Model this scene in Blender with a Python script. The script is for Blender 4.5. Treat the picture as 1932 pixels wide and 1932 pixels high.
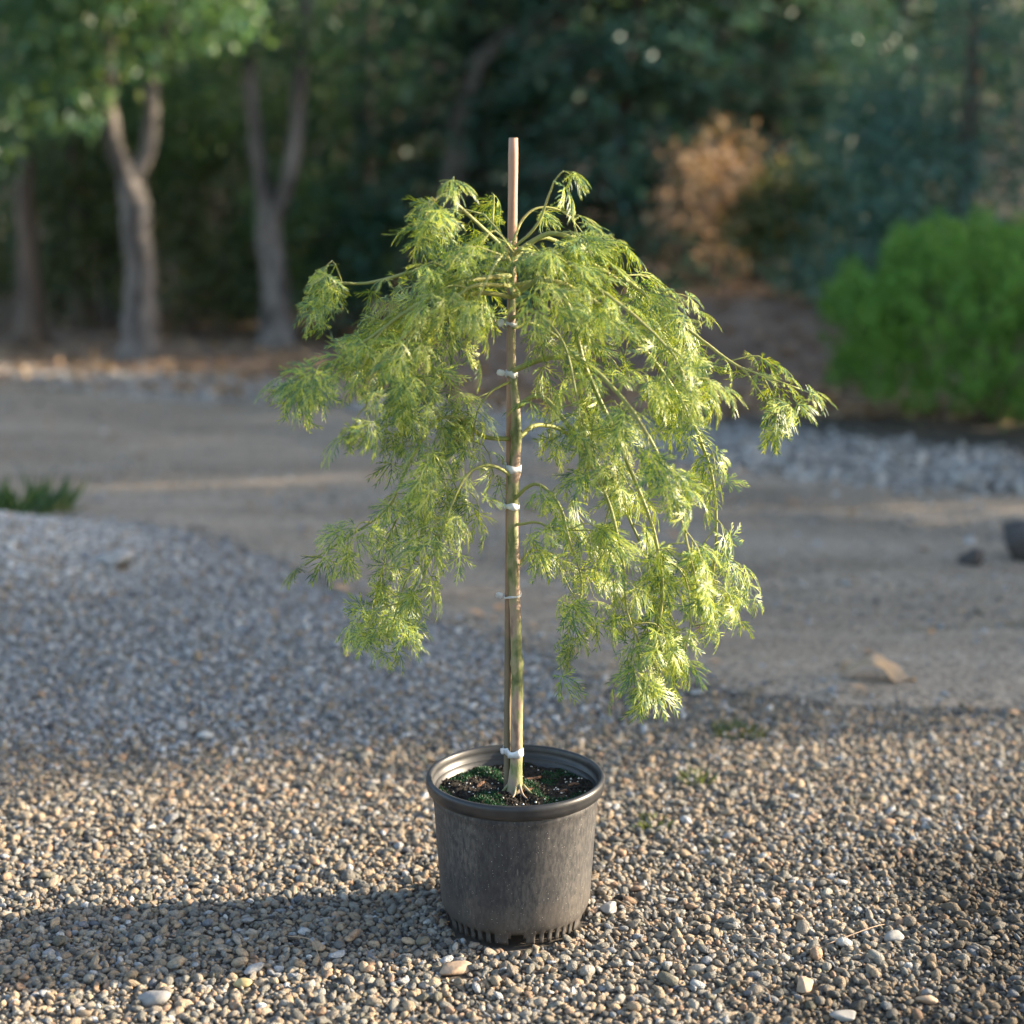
import bpy, math, random
import numpy as np
from mathutils import Vector

for o in list(bpy.data.objects):
    bpy.data.objects.remove(o)
scene = bpy.context.scene
R = math.radians

# ------------------------------------------------------------------ camera
CAM = np.array([-0.006, -2.48, 1.20]); PITCH = R(11.04); FPX = 2900.0; W0 = 1932.0
cam_d = bpy.data.cameras.new('camera'); cam = bpy.data.objects.new('camera', cam_d)
scene.collection.objects.link(cam)
cam.location = CAM; cam.rotation_euler = (R(90) - PITCH, 0, 0)
cam_d.sensor_width = 36; cam_d.lens = 36 * FPX / W0
cam_d.clip_start = 0.05; cam_d.clip_end = 500
cam_d.dof.use_dof = True; cam_d.dof.focus_distance = 2.56; cam_d.dof.aperture_fstop = 1.8
cam_d.dof.aperture_blades = 0
scene.camera = cam

# ------------------------------------------------------------------ world, sun, exposure
SUN_EL, SUN_AZ = R(18.0), R(10.0)          # azimuth: from +x towards +y
world = bpy.data.worlds.new('World'); scene.world = world; world.use_nodes = True
wn = world.node_tree.nodes; bg = wn['Background']
sky = wn.new('ShaderNodeTexSky'); sky.sky_type = 'NISHITA'; sky.sun_disc = False
sky.sun_elevation = SUN_EL; sky.sun_rotation = R(90) - SUN_AZ
sky.air_density = 1.0; sky.dust_density = 2.2; sky.ozone_density = 0.8
world.node_tree.links.new(sky.outputs[0], bg.inputs[0]); bg.inputs[1].default_value = 0.14
sun_d = bpy.data.lights.new('sun', 'SUN'); sun = bpy.data.objects.new('sun', sun_d)
scene.collection.objects.link(sun)
sun_d.energy = 5.0; sun_d.angle = R(0.55); sun_d.color = (1.0, 0.84, 0.64)
sdir = Vector((math.cos(SUN_EL) * math.cos(SUN_AZ), math.cos(SUN_EL) * math.sin(SUN_AZ), math.sin(SUN_EL)))
sun.rotation_euler = sdir.to_track_quat('Z', 'Y').to_euler()
sun.location = sdir * 30
vs = scene.view_settings
vs.view_transform = 'Standard'; vs.look = 'None'; vs.exposure = 1.72; vs.gamma = 1.0; vs.use_curve_mapping = False
scene.render.engine = 'CYCLES'
cy = scene.cycles
cy.use_denoising = True; cy.max_bounces = 5; cy.diffuse_bounces = 3; cy.glossy_bounces = 2
cy.transmission_bounces = 4; cy.transparent_max_bounces = 4
cy.caustics_reflective = False; cy.caustics_refractive = False; cy.sample_clamp_indirect = 6.0
try:
    cy.denoiser = 'OPENIMAGEDENOISE'; cy.denoising_prefilter = 'ACCURATE'; cy.denoising_input_passes = 'RGB_ALBEDO_NORMAL'
except Exception:
    pass

# ------------------------------------------------------------------ helpers
COL = scene.collection
rng = np.random.default_rng(7)

def unit(v):
    v = np.asarray(v, float); n = np.linalg.norm(v, axis=-1, keepdims=True); return v / np.maximum(n, 1e-9)

def at(px, py, y):
    """point of the picture (1932 px wide) at the world depth y"""
    dx, dz = (px - W0 / 2) / FPX, (W0 / 2 - py) / FPX
    c, s = math.cos(PITCH), math.sin(PITCH)
    d = np.array([dx, c + dz * s, -s + dz * c])
    return CAM + d * ((y - CAM[1]) / d[1])

def on_ground(px, py):
    dx, dz = (px - W0 / 2) / FPX, (W0 / 2 - py) / FPX
    c, s = math.cos(PITCH), math.sin(PITCH)
    d = np.array([dx, c + dz * s, -s + dz * c]); t = CAM[2] / -d[2]
    for _ in range(12):
        p = CAM + d * t; t = (CAM[2] - float(gh(p[0], p[1]))) / -d[2]
    return CAM + d * t

def sstep(a, b, x):
    t = np.clip((np.asarray(x, float) - a) / (b - a), 0, 1); return t * t * (3 - 2 * t)

def bank_line(x):
    return 7.3 + 1.9 * sstep(0.5, -4.5, x) - 0.5 * sstep(1.5, 4, x)

def gh(x, y):
    x = np.asarray(x, float); y = np.asarray(y, float)
    z = 0.25 * np.exp(-((x + 2.0) / 0.95) ** 2 - ((y - 2.35) / 0.7) ** 2)
    z = z + 0.05 * np.exp(-((x + 0.7) / 0.6) ** 2 - ((y - 1.6) / 0.5) ** 2)
    z = z + 0.012 * np.sin(x * 2.1 + 0.7) * np.sin(y * 1.7 + x) * sstep(0.2, 0.9, np.hypot(x, y))
    d = y - bank_line(x)
    z = z + 0.55 * sstep(0, 2.6, d) * sstep(-1.2, 1.0, x) + 0.2 * np.maximum(y - 14.5, 0) ** 1.1 + 0.03 * np.sin(x * 1.3 + y) * sstep(0.5, 3, d)
    return z

def mesh_of(name, V, F, smooth=False):
    m = bpy.data.meshes.new(name); V = np.asarray(V, np.float32)
    if isinstance(F, np.ndarray):
        k = F.shape[1]; n = len(F)
        m.vertices.add(len(V)); m.vertices.foreach_set('co', V.ravel())
        m.loops.add(n * k); m.loops.foreach_set('vertex_index', F.astype(np.int32).ravel())
        m.polygons.add(n); m.polygons.foreach_set('loop_start', np.arange(0, n * k, k, dtype=np.int32))
        m.update(calc_edges=True); m.validate()
    else:
        m.from_pydata(V.tolist(), [], [list(f) for f in F]); m.update()
    if smooth:
        m.polygons.foreach_set('use_smooth', np.ones(len(m.polygons), bool))
    return m

def obj(name, mesh, mat=None, parent=None, loc=None):
    o = bpy.data.objects.new(name, mesh); COL.objects.link(o)
    if mat is not None and mesh is not None and not mesh.materials: mesh.materials.append(mat)
    if parent is not None: o.parent = parent
    if loc is not None: o.location = loc
    return o

def tag(o, label=None, cat=None, group=None, kind=None):
    if label: o['label'] = label
    if cat: o['category'] = cat
    if group: o['group'] = group
    if kind: o['kind'] = kind
    return o

def thing(name, label, cat, loc=(0, 0, 0), group=None):
    return tag(obj(name, None, loc=tuple(float(v) for v in loc)), label, cat, group)

def copy_tree(src, loc, label, rotz=0.0, scale=1.0):
    r = src.copy(); COL.objects.link(r); r.location = loc; r.rotation_euler = (0, 0, rotz); r.scale = (scale,) * 3
    r['label'] = label
    for ch in list(src.children):
        c = ch.copy(); COL.objects.link(c); c.parent = r
    return r

def spline(P, n):
    P = np.asarray(P, float)
    if len(P) == 2:
        t = np.linspace(0, 1, n)[:, None]; return P[0] * (1 - t) + P[1] * t
    Q = np.vstack([2 * P[0] - P[1], P, 2 * P[-1] - P[-2]])
    T = np.linspace(0, len(P) - 1 - 1e-9, n); i = T.astype(int); t = (T - i)[:, None]
    a, b, c, d = Q[i], Q[i + 1], Q[i + 2], Q[i + 3]
    return 0.5 * (2 * b + (c - a) * t + (2 * a - 5 * b + 4 * c - d) * t ** 2 + (3 * b - a - 3 * c + d) * t ** 3)

def tube(P, rad, k=8, cap=True, rough=0.0):
    P = np.asarray(P, float); n = len(P); rad = np.broadcast_to(np.asarray(rad, float), (n,))
    T = unit(np.gradient(P, axis=0)); ref = np.array([0.31, 0.93, 0.2])
    U = unit(np.cross(T, ref)); V = np.cross(T, U); a = np.arange(k) * 2 * math.pi / k
    rr = rad[:, None, None] * (1 + rough * rng.normal(size=(n, k, 1)))
    X = P[:, None] + rr * (np.cos(a)[None, :, None] * U[:, None] + np.sin(a)[None, :, None] * V[:, None])
    F = [(i * k + j, i * k + (j + 1) % k, (i + 1) * k + (j + 1) % k, (i + 1) * k + j) for i in range(n - 1) for j in range(k)]
    if cap:
        F.append(tuple(range(k - 1, -1, -1))); F.append(tuple((n - 1) * k + j for j in range(k)))
    return X.reshape(-1, 3), F

class MB:
    def __init__(s): s.V = []; s.F = []; s.n = 0
    def add(s, VF):
        V, F = VF; s.V.append(np.asarray(V, float)); s.F += [tuple(int(i) + s.n for i in f) for f in F]; s.n += len(V); return s
    def mesh(s, name, smooth=True): return mesh_of(name, np.vstack(s.V), s.F, smooth)

def lathe(prof, n=96):
    prof = np.asarray(prof, float); a = np.arange(n) * 2 * math.pi / n; m = len(prof)
    V = np.stack([prof[:, None, 0] * np.cos(a), prof[:, None, 0] * np.sin(a), np.repeat(prof[:, 1:2], n, 1)], -1).reshape(-1, 3)
    F = [(i * n + j, i * n + (j + 1) % n, (i + 1) * n + (j + 1) % n, (i + 1) * n + j) for i in range(m - 1) for j in range(n)]
    return V, F

def leaf_cloud(P, A, N, L, Wd, fold=0.12):
    n = len(P); A = unit(A); B = unit(np.cross(N, A)); N = np.cross(A, B)
    L = np.broadcast_to(L, (n,))[:, None]; Wd = np.broadcast_to(Wd, (n,))[:, None]
    mid = P + A * L * 0.45 - N * L * fold
    V = np.stack([P, mid + B * Wd / 2, P + A * L - N * L * fold * 0.8, mid - B * Wd / 2], 1).reshape(-1, 3)
    i = np.arange(n)[:, None] * 4
    F = np.vstack([i + np.array([[0, 1, 2]]), i + np.array([[0, 2, 3]])])
    return V, F

def sphere_dirs(n):
    return unit(rng.normal(size=(n, 3)))

# ------------------------------------------------------------------ materials
def new_mat(name):
    m = bpy.data.materials.new(name); m.use_nodes = True; nt = m.node_tree
    return m, nt, nt.nodes['Principled BSDF'], nt.nodes['Material Output']

def nd(nt, t, **kw):
    n = nt.nodes.new(t)
    for k, v in kw.items():
        if k.startswith('i_'):
            key = k[2:]; key = int(key) if key.isdigit() else key.replace('_', ' ')
            n.inputs[key].default_value = v
        else: setattr(n, k, v)
    return n

def lk(nt, a, b): nt.links.new(a, b)

def ramp(nt, fac, stops, interp='LINEAR'):
    r = nt.nodes.new('ShaderNodeValToRGB'); cr = r.color_ramp; cr.interpolation = interp
    while len(cr.elements) < len(stops): cr.elements.new(0.5)
    for e, (p, c) in zip(cr.elements, stops):
        e.position = p; e.color = (*c, 1) if len(c) == 3 else c
    lk(nt, fac, r.inputs[0]); return r.outputs[0]

def noise(nt, vec, scale, detail=4, rough=0.55):
    n = nd(nt, 'ShaderNodeTexNoise'); n.inputs['Scale'].default_value = scale
    n.inputs['Detail'].default_value = detail; n.inputs['Roughness'].default_value = rough
    if vec is not None: lk(nt, vec, n.inputs['Vector'])
    return n.outputs['Fac']

def mixc(nt, fac, a, b, mode='MIX'):
    m = nd(nt, 'ShaderNodeMix', data_type='RGBA', blend_type=mode)
    for s, v in ((0, fac), (6, a), (7, b)):
        if hasattr(v, 'links'): lk(nt, v, m.inputs[s])
        elif s == 0: m.inputs[0].default_value = v
        else: m.inputs[s].default_value = (*v, 1)
    return m.outputs[2]

def bump(nt, h, strength, dist):
    b = nd(nt, 'ShaderNodeBump'); b.inputs['Strength'].default_value = strength; b.inputs['Distance'].default_value = dist
    lk(nt, h, b.inputs['Height']); return b.outputs[0]

def mat_leaf(name, stops, trans=0.35, rough=0.5, spec=0.4, patch=3.0, tcol=(1.25, 1.2, 0.55)):
    m, nt, bs, out = new_mat(name)
    g = nd(nt, 'ShaderNodeNewGeometry'); oi = nd(nt, 'ShaderNodeObjectInfo')
    add = nd(nt, 'ShaderNodeMath', operation='ADD'); lk(nt, g.outputs['Random Per Island'], add.inputs[0]); lk(nt, oi.outputs['Random'], add.inputs[1])
    fr = nd(nt, 'ShaderNodeMath', operation='FRACT'); lk(nt, add.outputs[0], fr.inputs[0])
    nz = noise(nt, g.outputs['Position'], patch, 2)
    mx = nd(nt, 'ShaderNodeMix'); mx.inputs[0].default_value = 0.45; lk(nt, fr.outputs[0], mx.inputs[2]); lk(nt, nz, mx.inputs[3])
    c = ramp(nt, mx.outputs[0], stops)
    lk(nt, c, bs.inputs['Base Color']); bs.inputs['Roughness'].default_value = rough; bs.inputs['Specular IOR Level'].default_value = spec
    tr = nd(nt, 'ShaderNodeBsdfTranslucent'); lk(nt, mixc(nt, 1.0, c, tcol, 'MULTIPLY'), tr.inputs[0])
    ms = nd(nt, 'ShaderNodeMixShader'); ms.inputs[0].default_value = trans
    lk(nt, bs.outputs[0], ms.inputs[1]); lk(nt, tr.outputs[0], ms.inputs[2]); lk(nt, ms.outputs[0], out.inputs[0])
    return m

def mat_simple(name, stops, scale, rough=0.8, spec=0.3, bstr=0.3, bdist=0.003, bscale=None, stretch=None, detail=6):
    m, nt, bs, out = new_mat(name)
    tc = nd(nt, 'ShaderNodeNewGeometry').outputs['Position']
    if stretch:
        mp = nd(nt, 'ShaderNodeMapping'); mp.inputs['Scale'].default_value = stretch; lk(nt, tc, mp.inputs['Vector']); tc = mp.outputs[0]
    c = ramp(nt, noise(nt, tc, scale, detail), stops); lk(nt, c, bs.inputs['Base Color'])
    bs.inputs['Roughness'].default_value = rough; bs.inputs['Specular IOR Level'].default_value = spec
    if bstr: lk(nt, bump(nt, noise(nt, tc, bscale or scale * 3, 5), bstr, bdist), bs.inputs['Normal'])
    return m

def mat_pebble(name, rough=0.75):
    m, nt, bs, out = new_mat(name); rough = 0.92
    a = nd(nt, 'ShaderNodeAttribute', attribute_type='INSTANCER', attribute_name='col')
    tc = nd(nt, 'ShaderNodeTexCoord').outputs['Object']
    oi = nd(nt, 'ShaderNodeObjectInfo')
    off = nd(nt, 'ShaderNodeVectorMath', operation='ADD'); lk(nt, tc, off.inputs[0])
    sc = nd(nt, 'ShaderNodeMath', operation='MULTIPLY'); lk(nt, oi.outputs['Random'], sc.inputs[0]); sc.inputs[1].default_value = 37.0
    lk(nt, sc.outputs[0], off.inputs[1])
    n1 = noise(nt, off.outputs[0], 2.2, 6, 0.65)
    mott = ramp(nt, n1, [(0.25, (0.55, 0.54, 0.53)), (0.5, (1, 1, 1)), (0.8, (1.28, 1.24, 1.16))])
    lk(nt, mixc(nt, 1.0, a.outputs['Color'], mott, 'MULTIPLY'), bs.inputs['Base Color'])
    bs.inputs['Roughness'].default_value = rough; bs.inputs['Specular IOR Level'].default_value = 0.15
    lk(nt, bump(nt, noise(nt, off.outputs[0], 5.0, 5), 0.5, 0.08), bs.inputs['Normal'])
    return m

M = {}
M['dirt'] = mat_simple('ground_dirt', [(0.3, (0.055, 0.047, 0.038)), (0.55, (0.10, 0.085, 0.068)), (0.75, (0.15, 0.13, 0.105))], 9, bscale=60, bdist=0.01)
M['litter_soil'] = mat_simple('woodland_soil', [(0.3, (0.15, 0.10, 0.072)), (0.55, (0.25, 0.17, 0.125)), (0.75, (0.36, 0.26, 0.19))], 3.0, bscale=18, bdist=0.03, bstr=0.6)

def mat_drive():
    m, nt, bs, out = new_mat('packed_gravel')
    p = nd(nt, 'ShaderNodeNewGeometry').outputs['Position']
    mp = nd(nt, 'ShaderNodeMapping'); mp.inputs['Rotation'].default_value = (0, 0, R(37)); mp.inputs['Scale'].default_value = (0.35, 1.6, 1)
    lk(nt, p, mp.inputs['Vector'])
    streak = ramp(nt, noise(nt, mp.outputs[0], 1.6, 4), [(0.28, (0.185, 0.148, 0.11)), (0.5, (0.27, 0.222, 0.168)), (0.7, (0.335, 0.28, 0.22))])
    moss = ramp(nt, noise(nt, mp.outputs[0], 3.1, 5), [(0.58, (0, 0, 0)), (0.72, (0.6, 0.6, 0.6))])
    c = mixc(nt, moss, streak, (0.085, 0.088, 0.05))
    grit = nd(nt, 'ShaderNodeTexVoronoi'); grit.inputs['Scale'].default_value = 95; lk(nt, p, grit.inputs['Vector'])
    gc = ramp(nt, grit.outputs['Color'], [(0.1, (0.55, 0.54, 0.52)), (0.5, (1, 1, 1)), (0.9, (1.5, 1.46, 1.4))])
    lk(nt, mixc(nt, 1.0, c, gc, 'MULTIPLY'), bs.inputs['Base Color'])
    bs.inputs['Roughness'].default_value = 0.9; bs.inputs['Specular IOR Level'].default_value = 0.2
    lk(nt, bump(nt, grit.outputs['Distance'], 0.5, 0.006), bs.inputs['Normal'])
    return m
M['drive'] = mat_drive()
M['pebble'] = mat_pebble('pebble')

def mat_pot():
    m, nt, bs, out = new_mat('dusty_black_plastic')
    tc = nd(nt, 'ShaderNodeTexCoord').outputs['Object']
    mp = nd(nt, 'ShaderNodeMapping'); mp.inputs['Scale'].default_value = (1, 1, 0.35); lk(nt, tc, mp.inputs['Vector'])
    big = noise(nt, mp.outputs[0], 14, 5); fine = noise(nt, mp.outputs[0], 190, 4, 0.7)
    dust = ramp(nt, big, [(0.36, (0.3, 0.3, 0.3)), (0.52, (0.55, 0.55, 0.55)), (0.66, (0.95, 0.95, 0.95))])
    fd = ramp(nt, fine, [(0.38, (0.2, 0.2, 0.2)), (0.62, (1, 1, 1))])
    f = mixc(nt, 1.0, dust, fd, 'MULTIPLY')
    c = mixc(nt, f, (0.019, 0.0215, 0.027), (0.11, 0.103, 0.095))
    sx = nd(nt, 'ShaderNodeSeparateXYZ'); lk(nt, tc, sx.inputs[0])
    ma = nd(nt, 'ShaderNodeMath', operation='MULTIPLY_ADD'); lk(nt, noise(nt, tc, 32, 5), ma.inputs[0]); ma.inputs[1].default_value = -0.11; lk(nt, sx.outputs['Z'], ma.inputs[2])
    mud = ramp(nt, ma.outputs[0], [(0.0, (0.22, 0.22, 0.22)), (0.03, (0, 0, 0))])
    c = mixc(nt, mud, c, (0.13, 0.105, 0.08))
    scr = nd(nt, 'ShaderNodeMapping'); scr.inputs['Scale'].default_value = (60, 60, 5); scr.inputs['Rotation'].default_value = (0.3, 0.2, 0); lk(nt, tc, scr.inputs['Vector'])
    sc_ = ramp(nt, noise(nt, scr.outputs[0], 3.0, 2), [(0.69, (0, 0, 0)), (0.72, (0.5, 0.5, 0.5))])
    c = mixc(nt, sc_, c, (0.2, 0.18, 0.155))
    sp = noise(nt, tc, 420, 1); speck = ramp(nt, sp, [(0.73, (0, 0, 0)), (0.77, (1, 1, 1))])
    c = mixc(nt, speck, c, (0.42, 0.4, 0.36))
    lk(nt, c, bs.inputs['Base Color']); bs.inputs['Roughness'].default_value = 0.62; bs.inputs['Specular IOR Level'].default_value = 0.35
    lk(nt, bump(nt, fine, 0.25, 0.0008), bs.inputs['Normal'])
    return m
M['pot'] = mat_pot()
M['rim'] = mat_simple('black_plastic_rim', [(0.3, (0.013, 0.0145, 0.018)), (0.7, (0.032, 0.032, 0.033))], 40, rough=0.4, spec=0.5, bstr=0.1, bdist=0.0005, bscale=200)
M['soil'] = mat_simple('potting_soil', [(0.3, (0.012, 0.010, 0.008)), (0.55, (0.03, 0.024, 0.018)), (0.75, (0.06, 0.042, 0.03))], 70, bscale=160, bdist=0.006, bstr=0.8, rough=0.95)
M['bark_chip'] = mat_simple('bark_chip', [(0.3, (0.09, 0.045, 0.025)), (0.7, (0.26, 0.14, 0.08))], 60, stretch=(1, 6, 6))
M['trunk'] = mat_simple('green_brown_bark', [(0.34, (0.05, 0.07, 0.028)), (0.44, (0.17, 0.19, 0.075)), (0.5, (0.3, 0.27, 0.15)), (0.56, (0.36, 0.26, 0.19)), (0.66, (0.17, 0.12, 0.09))], 34, rough=0.6, bscale=140, bdist=0.0015, stretch=(1, 1, 0.45))
M['twig'] = mat_simple('young_green_stem', [(0.35, (0.19, 0.22, 0.06)), (0.6, (0.32, 0.32, 0.11)), (0.8, (0.38, 0.29, 0.15))], 14, rough=0.5, bstr=0.1, bdist=0.0005)
M['stake'] = mat_simple('pale_cedar_stake', [(0.3, (0.36, 0.2, 0.13)), (0.55, (0.47, 0.29, 0.2)), (0.75, (0.56, 0.38, 0.28))], 30, stretch=(3, 3, 0.25), rough=0.7, bscale=120, bdist=0.001)
def weather_stake():
    nt = M['stake'].node_tree; bs = nt.nodes['Principled BSDF']; src = bs.inputs['Base Color'].links[0].from_socket
    g = nd(nt, 'ShaderNodeNewGeometry'); sp = nd(nt, 'ShaderNodeSeparateXYZ'); lk(nt, g.outputs['Position'], sp.inputs[0])
    nz = noise(nt, g.outputs['Position'], 25, 4); ad = nd(nt, 'ShaderNodeMath', operation='MULTIPLY_ADD'); lk(nt, nz, ad.inputs[0]); ad.inputs[1].default_value = 0.5; lk(nt, sp.outputs['Z'], ad.inputs[2])
    f = ramp(nt, ad.outputs[0], [(0.7, (0.85, 0.85, 0.85)), (1.0, (0, 0, 0))])
    lk(nt, mixc(nt, f, src, (0.13, 0.12, 0.075)), bs.inputs['Base Color'])
weather_stake()
M['tie'] = mat_simple('white_plastic_tie', [(0.35, (0.5, 0.5, 0.5)), (0.6, (0.74, 0.75, 0.77))], 60, rough=0.4, spec=0.5, bstr=0.05, bdist=0.0005)
M['bark_grey'] = mat_simple('grey_bark', [(0.35, (0.06, 0.052, 0.047)), (0.52, (0.16, 0.14, 0.125)), (0.7, (0.27, 0.24, 0.215))], 5, stretch=(2, 2, 0.5), bscale=14, bdist=0.03, bstr=0.6)
M['bark_brown'] = mat_simple('brown_bark', [(0.3, (0.07, 0.052, 0.042)), (0.55, (0.15, 0.11, 0.085)), (0.75, (0.24, 0.17, 0.125))], 6, stretch=(2, 2, 0.5), bscale=14, bdist=0.03, bstr=0.6)
M['maple_leaf'] = mat_leaf('laceleaf_maple_leaf', [(0.2, (0.045, 0.11, 0.055)), (0.36, (0.11, 0.2, 0.075)), (0.5, (0.25, 0.34, 0.045)), (0.64, (0.4, 0.45, 0.05)), (0.84, (0.5, 0.52, 0.22))], trans=0.24, rough=0.42, spec=0.42, patch=9.0, tcol=(1.3, 1.25, 0.45))
M['broad'] = mat_leaf('broad_leaf', [(0.2, (0.05, 0.125, 0.08)), (0.45, (0.08, 0.185, 0.11)), (0.7, (0.14, 0.24, 0.09)), (0.9, (0.4, 0.4, 0.09))], trans=0.45, patch=1.2, rough=0.38, spec=0.6)
M['conifer'] = mat_leaf('dark_conifer_needle', [(0.2, (0.045, 0.11, 0.09)), (0.5, (0.07, 0.17, 0.125)), (0.8, (0.11, 0.22, 0.14)), (0.95, (0.24, 0.28, 0.08))], trans=0.2, patch=1.5, rough=0.38, spec=0.6)
M['juniper'] = mat_leaf('blue_green_needle', [(0.2, (0.04, 0.10, 0.08)), (0.6, (0.07, 0.165, 0.12)), (0.9, (0.14, 0.25, 0.18))], trans=0.2, patch=2.0, rough=0.4)
M['under'] = mat_leaf('understory_leaf', [(0.2, (0.045, 0.085, 0.04)), (0.6, (0.10, 0.13, 0.05)), (0.85, (0.24, 0.19, 0.06)), (0.95, (0.4, 0.24, 0.1))], trans=0.3, patch=1.0)
M['bush'] = mat_leaf('bright_green_leaf', [(0.2, (0.07, 0.19, 0.035)), (0.5, (0.13, 0.3, 0.05)), (0.8, (0.26, 0.43, 0.085))], trans=0.3, patch=3.5, rough=0.45)
M['dry_leaf'] = mat_leaf('dry_leaf', [(0.2, (0.25, 0.145, 0.085)), (0.6, (0.42, 0.27, 0.16)), (0.9, (0.58, 0.42, 0.25))], trans=0.15, patch=2.0, rough=0.8)
M['tan_leaf'] = mat_leaf('tan_dead_leaf', [(0.2, (0.42, 0.3, 0.19)), (0.8, (0.6, 0.46, 0.32))], trans=0.2, patch=30.0, rough=0.7, tcol=(1.1, 1.0, 0.8))
M['weed'] = mat_leaf('weed_leaf', [(0.2, (0.06, 0.09, 0.035)), (0.8, (0.14, 0.17, 0.06))], trans=0.3, patch=20)
M['grass'] = mat_leaf('grass_blade', [(0.2, (0.06, 0.13, 0.05)), (0.7, (0.12, 0.2, 0.08)), (0.9, (0.3, 0.27, 0.13))], trans=0.3, patch=8)
M['moss'] = mat_leaf('moss', [(0.2, (0.012, 0.05, 0.022)), (0.6, (0.02, 0.09, 0.035)), (0.9, (0.05, 0.14, 0.05))], trans=0.15, patch=60)
M['perlite'] = mat_simple('perlite', [(0.3, (0.5, 0.47, 0.4)), (0.7, (0.75, 0.72, 0.66))], 300, bstr=0)

def stone_mat(name, a, b):
    return mat_simple(name, [(0.3, a), (0.7, b)], 45, bscale=160, bdist=0.002, bstr=0.5, rough=0.8)

# ------------------------------------------------------------------ ground
def grid_mesh(name, xs, ys, zf, mat):
    X, Y = np.meshgrid(xs, ys); Z = zf(X, Y); V = np.stack([X, Y, Z], -1).reshape(-1, 3)
    nx, ny = len(xs), len(ys); i = (np.arange(ny - 1)[:, None] * nx + np.arange(nx - 1)[None]).ravel()
    F = np.stack([i, i + 1, i + nx + 1, i + nx], 1)
    m = mesh_of(name, V, F, True); m.materials.append(mat); return m

def stretch_axis(lo, a, b, hi, step):
    mid = np.arange(a, b + 1e-6, step); n = 34
    left = a - np.geomspace(step, a - lo, n)[::-1]; right = b + np.geomspace(step, hi - b, n)
    return np.concatenate([left, mid, right])

xs = stretch_axis(-160, -7, 7, 160, 0.09); ys = stretch_axis(-90, -3.2, 16, 160, 0.09)
gm = grid_mesh('ground', xs, ys, gh, M['dirt']); gm.materials.append(M['litter_soil'])
cen = np.empty(len(gm.polygons) * 3); gm.polygons.foreach_get('center', cen); cen = cen.reshape(-1, 3)
gm.polygons.foreach_set('material_index', (cen[:, 1] > bank_line(cen[:, 0]) - 0.6 + 0.25 * np.sin(cen[:, 0] * 3) * np.sin(cen[:, 0] * 1.1 + 1)).astype(np.int32))
tag(obj('ground', gm), kind='structure')

# driveway: a sheet between two edge lines
near_e = np.array([(9.0, -0.9), (4.5, 0.25), (2.4, 0.8), (1.2, 1.02), (0.45, 1.2), (-0.1, 1.62), (-0.62, 2.22), (-1.35, 2.98), (-2.1, 3.5), (-4.5, 5.2), (-9, 8.6), (-16, 14)])
far_e = np.array([(9.0, 1.2), (4.6, 2.7), (2.9, 3.75), (2.0, 4.3), (0.98, 4.95), (0.2, 5.7), (-0.6, 6.6), (-1.5, 7.3), (-3.6, 8.6), (-6.5, 10.4), (-12, 13.6), (-18, 17)])
ns, nt_ = 160, 36
E0 = spline(near_e, ns); E1 = spline(far_e, ns)
wob = rng.normal(0, 1, (ns, 2)); ker = np.ones(5) / 5
E0 = E0 + 0.05 * np.stack([np.convolve(wob[:, 0], ker, 'same')] * 2, 1); E1 = E1 + 0.09 * np.stack([np.convolve(wob[:, 1], ker, 'same')] * 2, 1)
tt = np.linspace(0, 1, nt_)[None, :, None]
G = E0[:, None] * (1 - tt) + E1[:, None] * tt
edge = np.minimum(tt[..., 0], 1 - tt[..., 0])
lift = 0.016 - 0.035 * (1 - sstep(0, 0.06, edge)) - 0.018 * (np.exp(-((tt[..., 0] - 0.33) / 0.09) ** 2) + np.exp(-((tt[..., 0] - 0.72) / 0.09) ** 2)) * 0.5
Vd = np.concatenate([G, (gh(G[..., 0], G[..., 1]) + lift)[..., None]], -1).reshape(-1, 3)
i = (np.arange(ns - 1)[:, None] * nt_ + np.arange(nt_ - 1)[None]).ravel()
dm = mesh_of('driveway', Vd, np.stack([i, i + nt_, i + nt_ + 1, i + 1], 1), True)
tag(obj('driveway', dm, M['drive']), kind='structure')

def edge_y(E, x):
    o = np.argsort(E[:, 0]); return np.interp(x, E[o, 0], E[o, 1])

# ------------------------------------------------------------------ pebbles (geometry-node stuff)
import bmesh
def pebble_mesh(name, seed, angular, mat, sub=2):
    r = np.random.default_rng(seed); bm = bmesh.new()
    bmesh.ops.create_icosphere(bm, subdivisions=sub, radius=1.0)
    dirs = unit(r.normal(size=(11, 3))); off = r.uniform(0.48, 0.92, 11)
    k = r.normal(size=(4, 3)) * 1.7; ph = r.uniform(0, 6, 4)
    for v in bm.verts:
        p = np.array(v.co); s = 1 + 0.09 * sum(math.sin(p @ k[q] + ph[q]) for q in range(4)); p = p * s
        if angular:
            for d, c in zip(dirs, off):
                e = p @ d - c
                if e > 0: p = p - d * e * 0.92
        v.co = Vector(p * np.array([1.0, 0.8 + 0.15 * r.random() * 0, 0.62]))
    m = bpy.data.meshes.new(name); bm.to_mesh(m); bm.free()
    m.polygons.foreach_set('use_smooth', np.ones(len(m.polygons), bool)); m.materials.append(mat)
    return m

peb_col = bpy.data.collections.new('pebble_shapes')
for k in range(12):
    o = bpy.data.objects.new('pebble_shape_%02d' % k, pebble_mesh('pebble_shape', 50 + k, k % 4 != 0, M['pebble'])); peb_col.objects.link(o)

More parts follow.
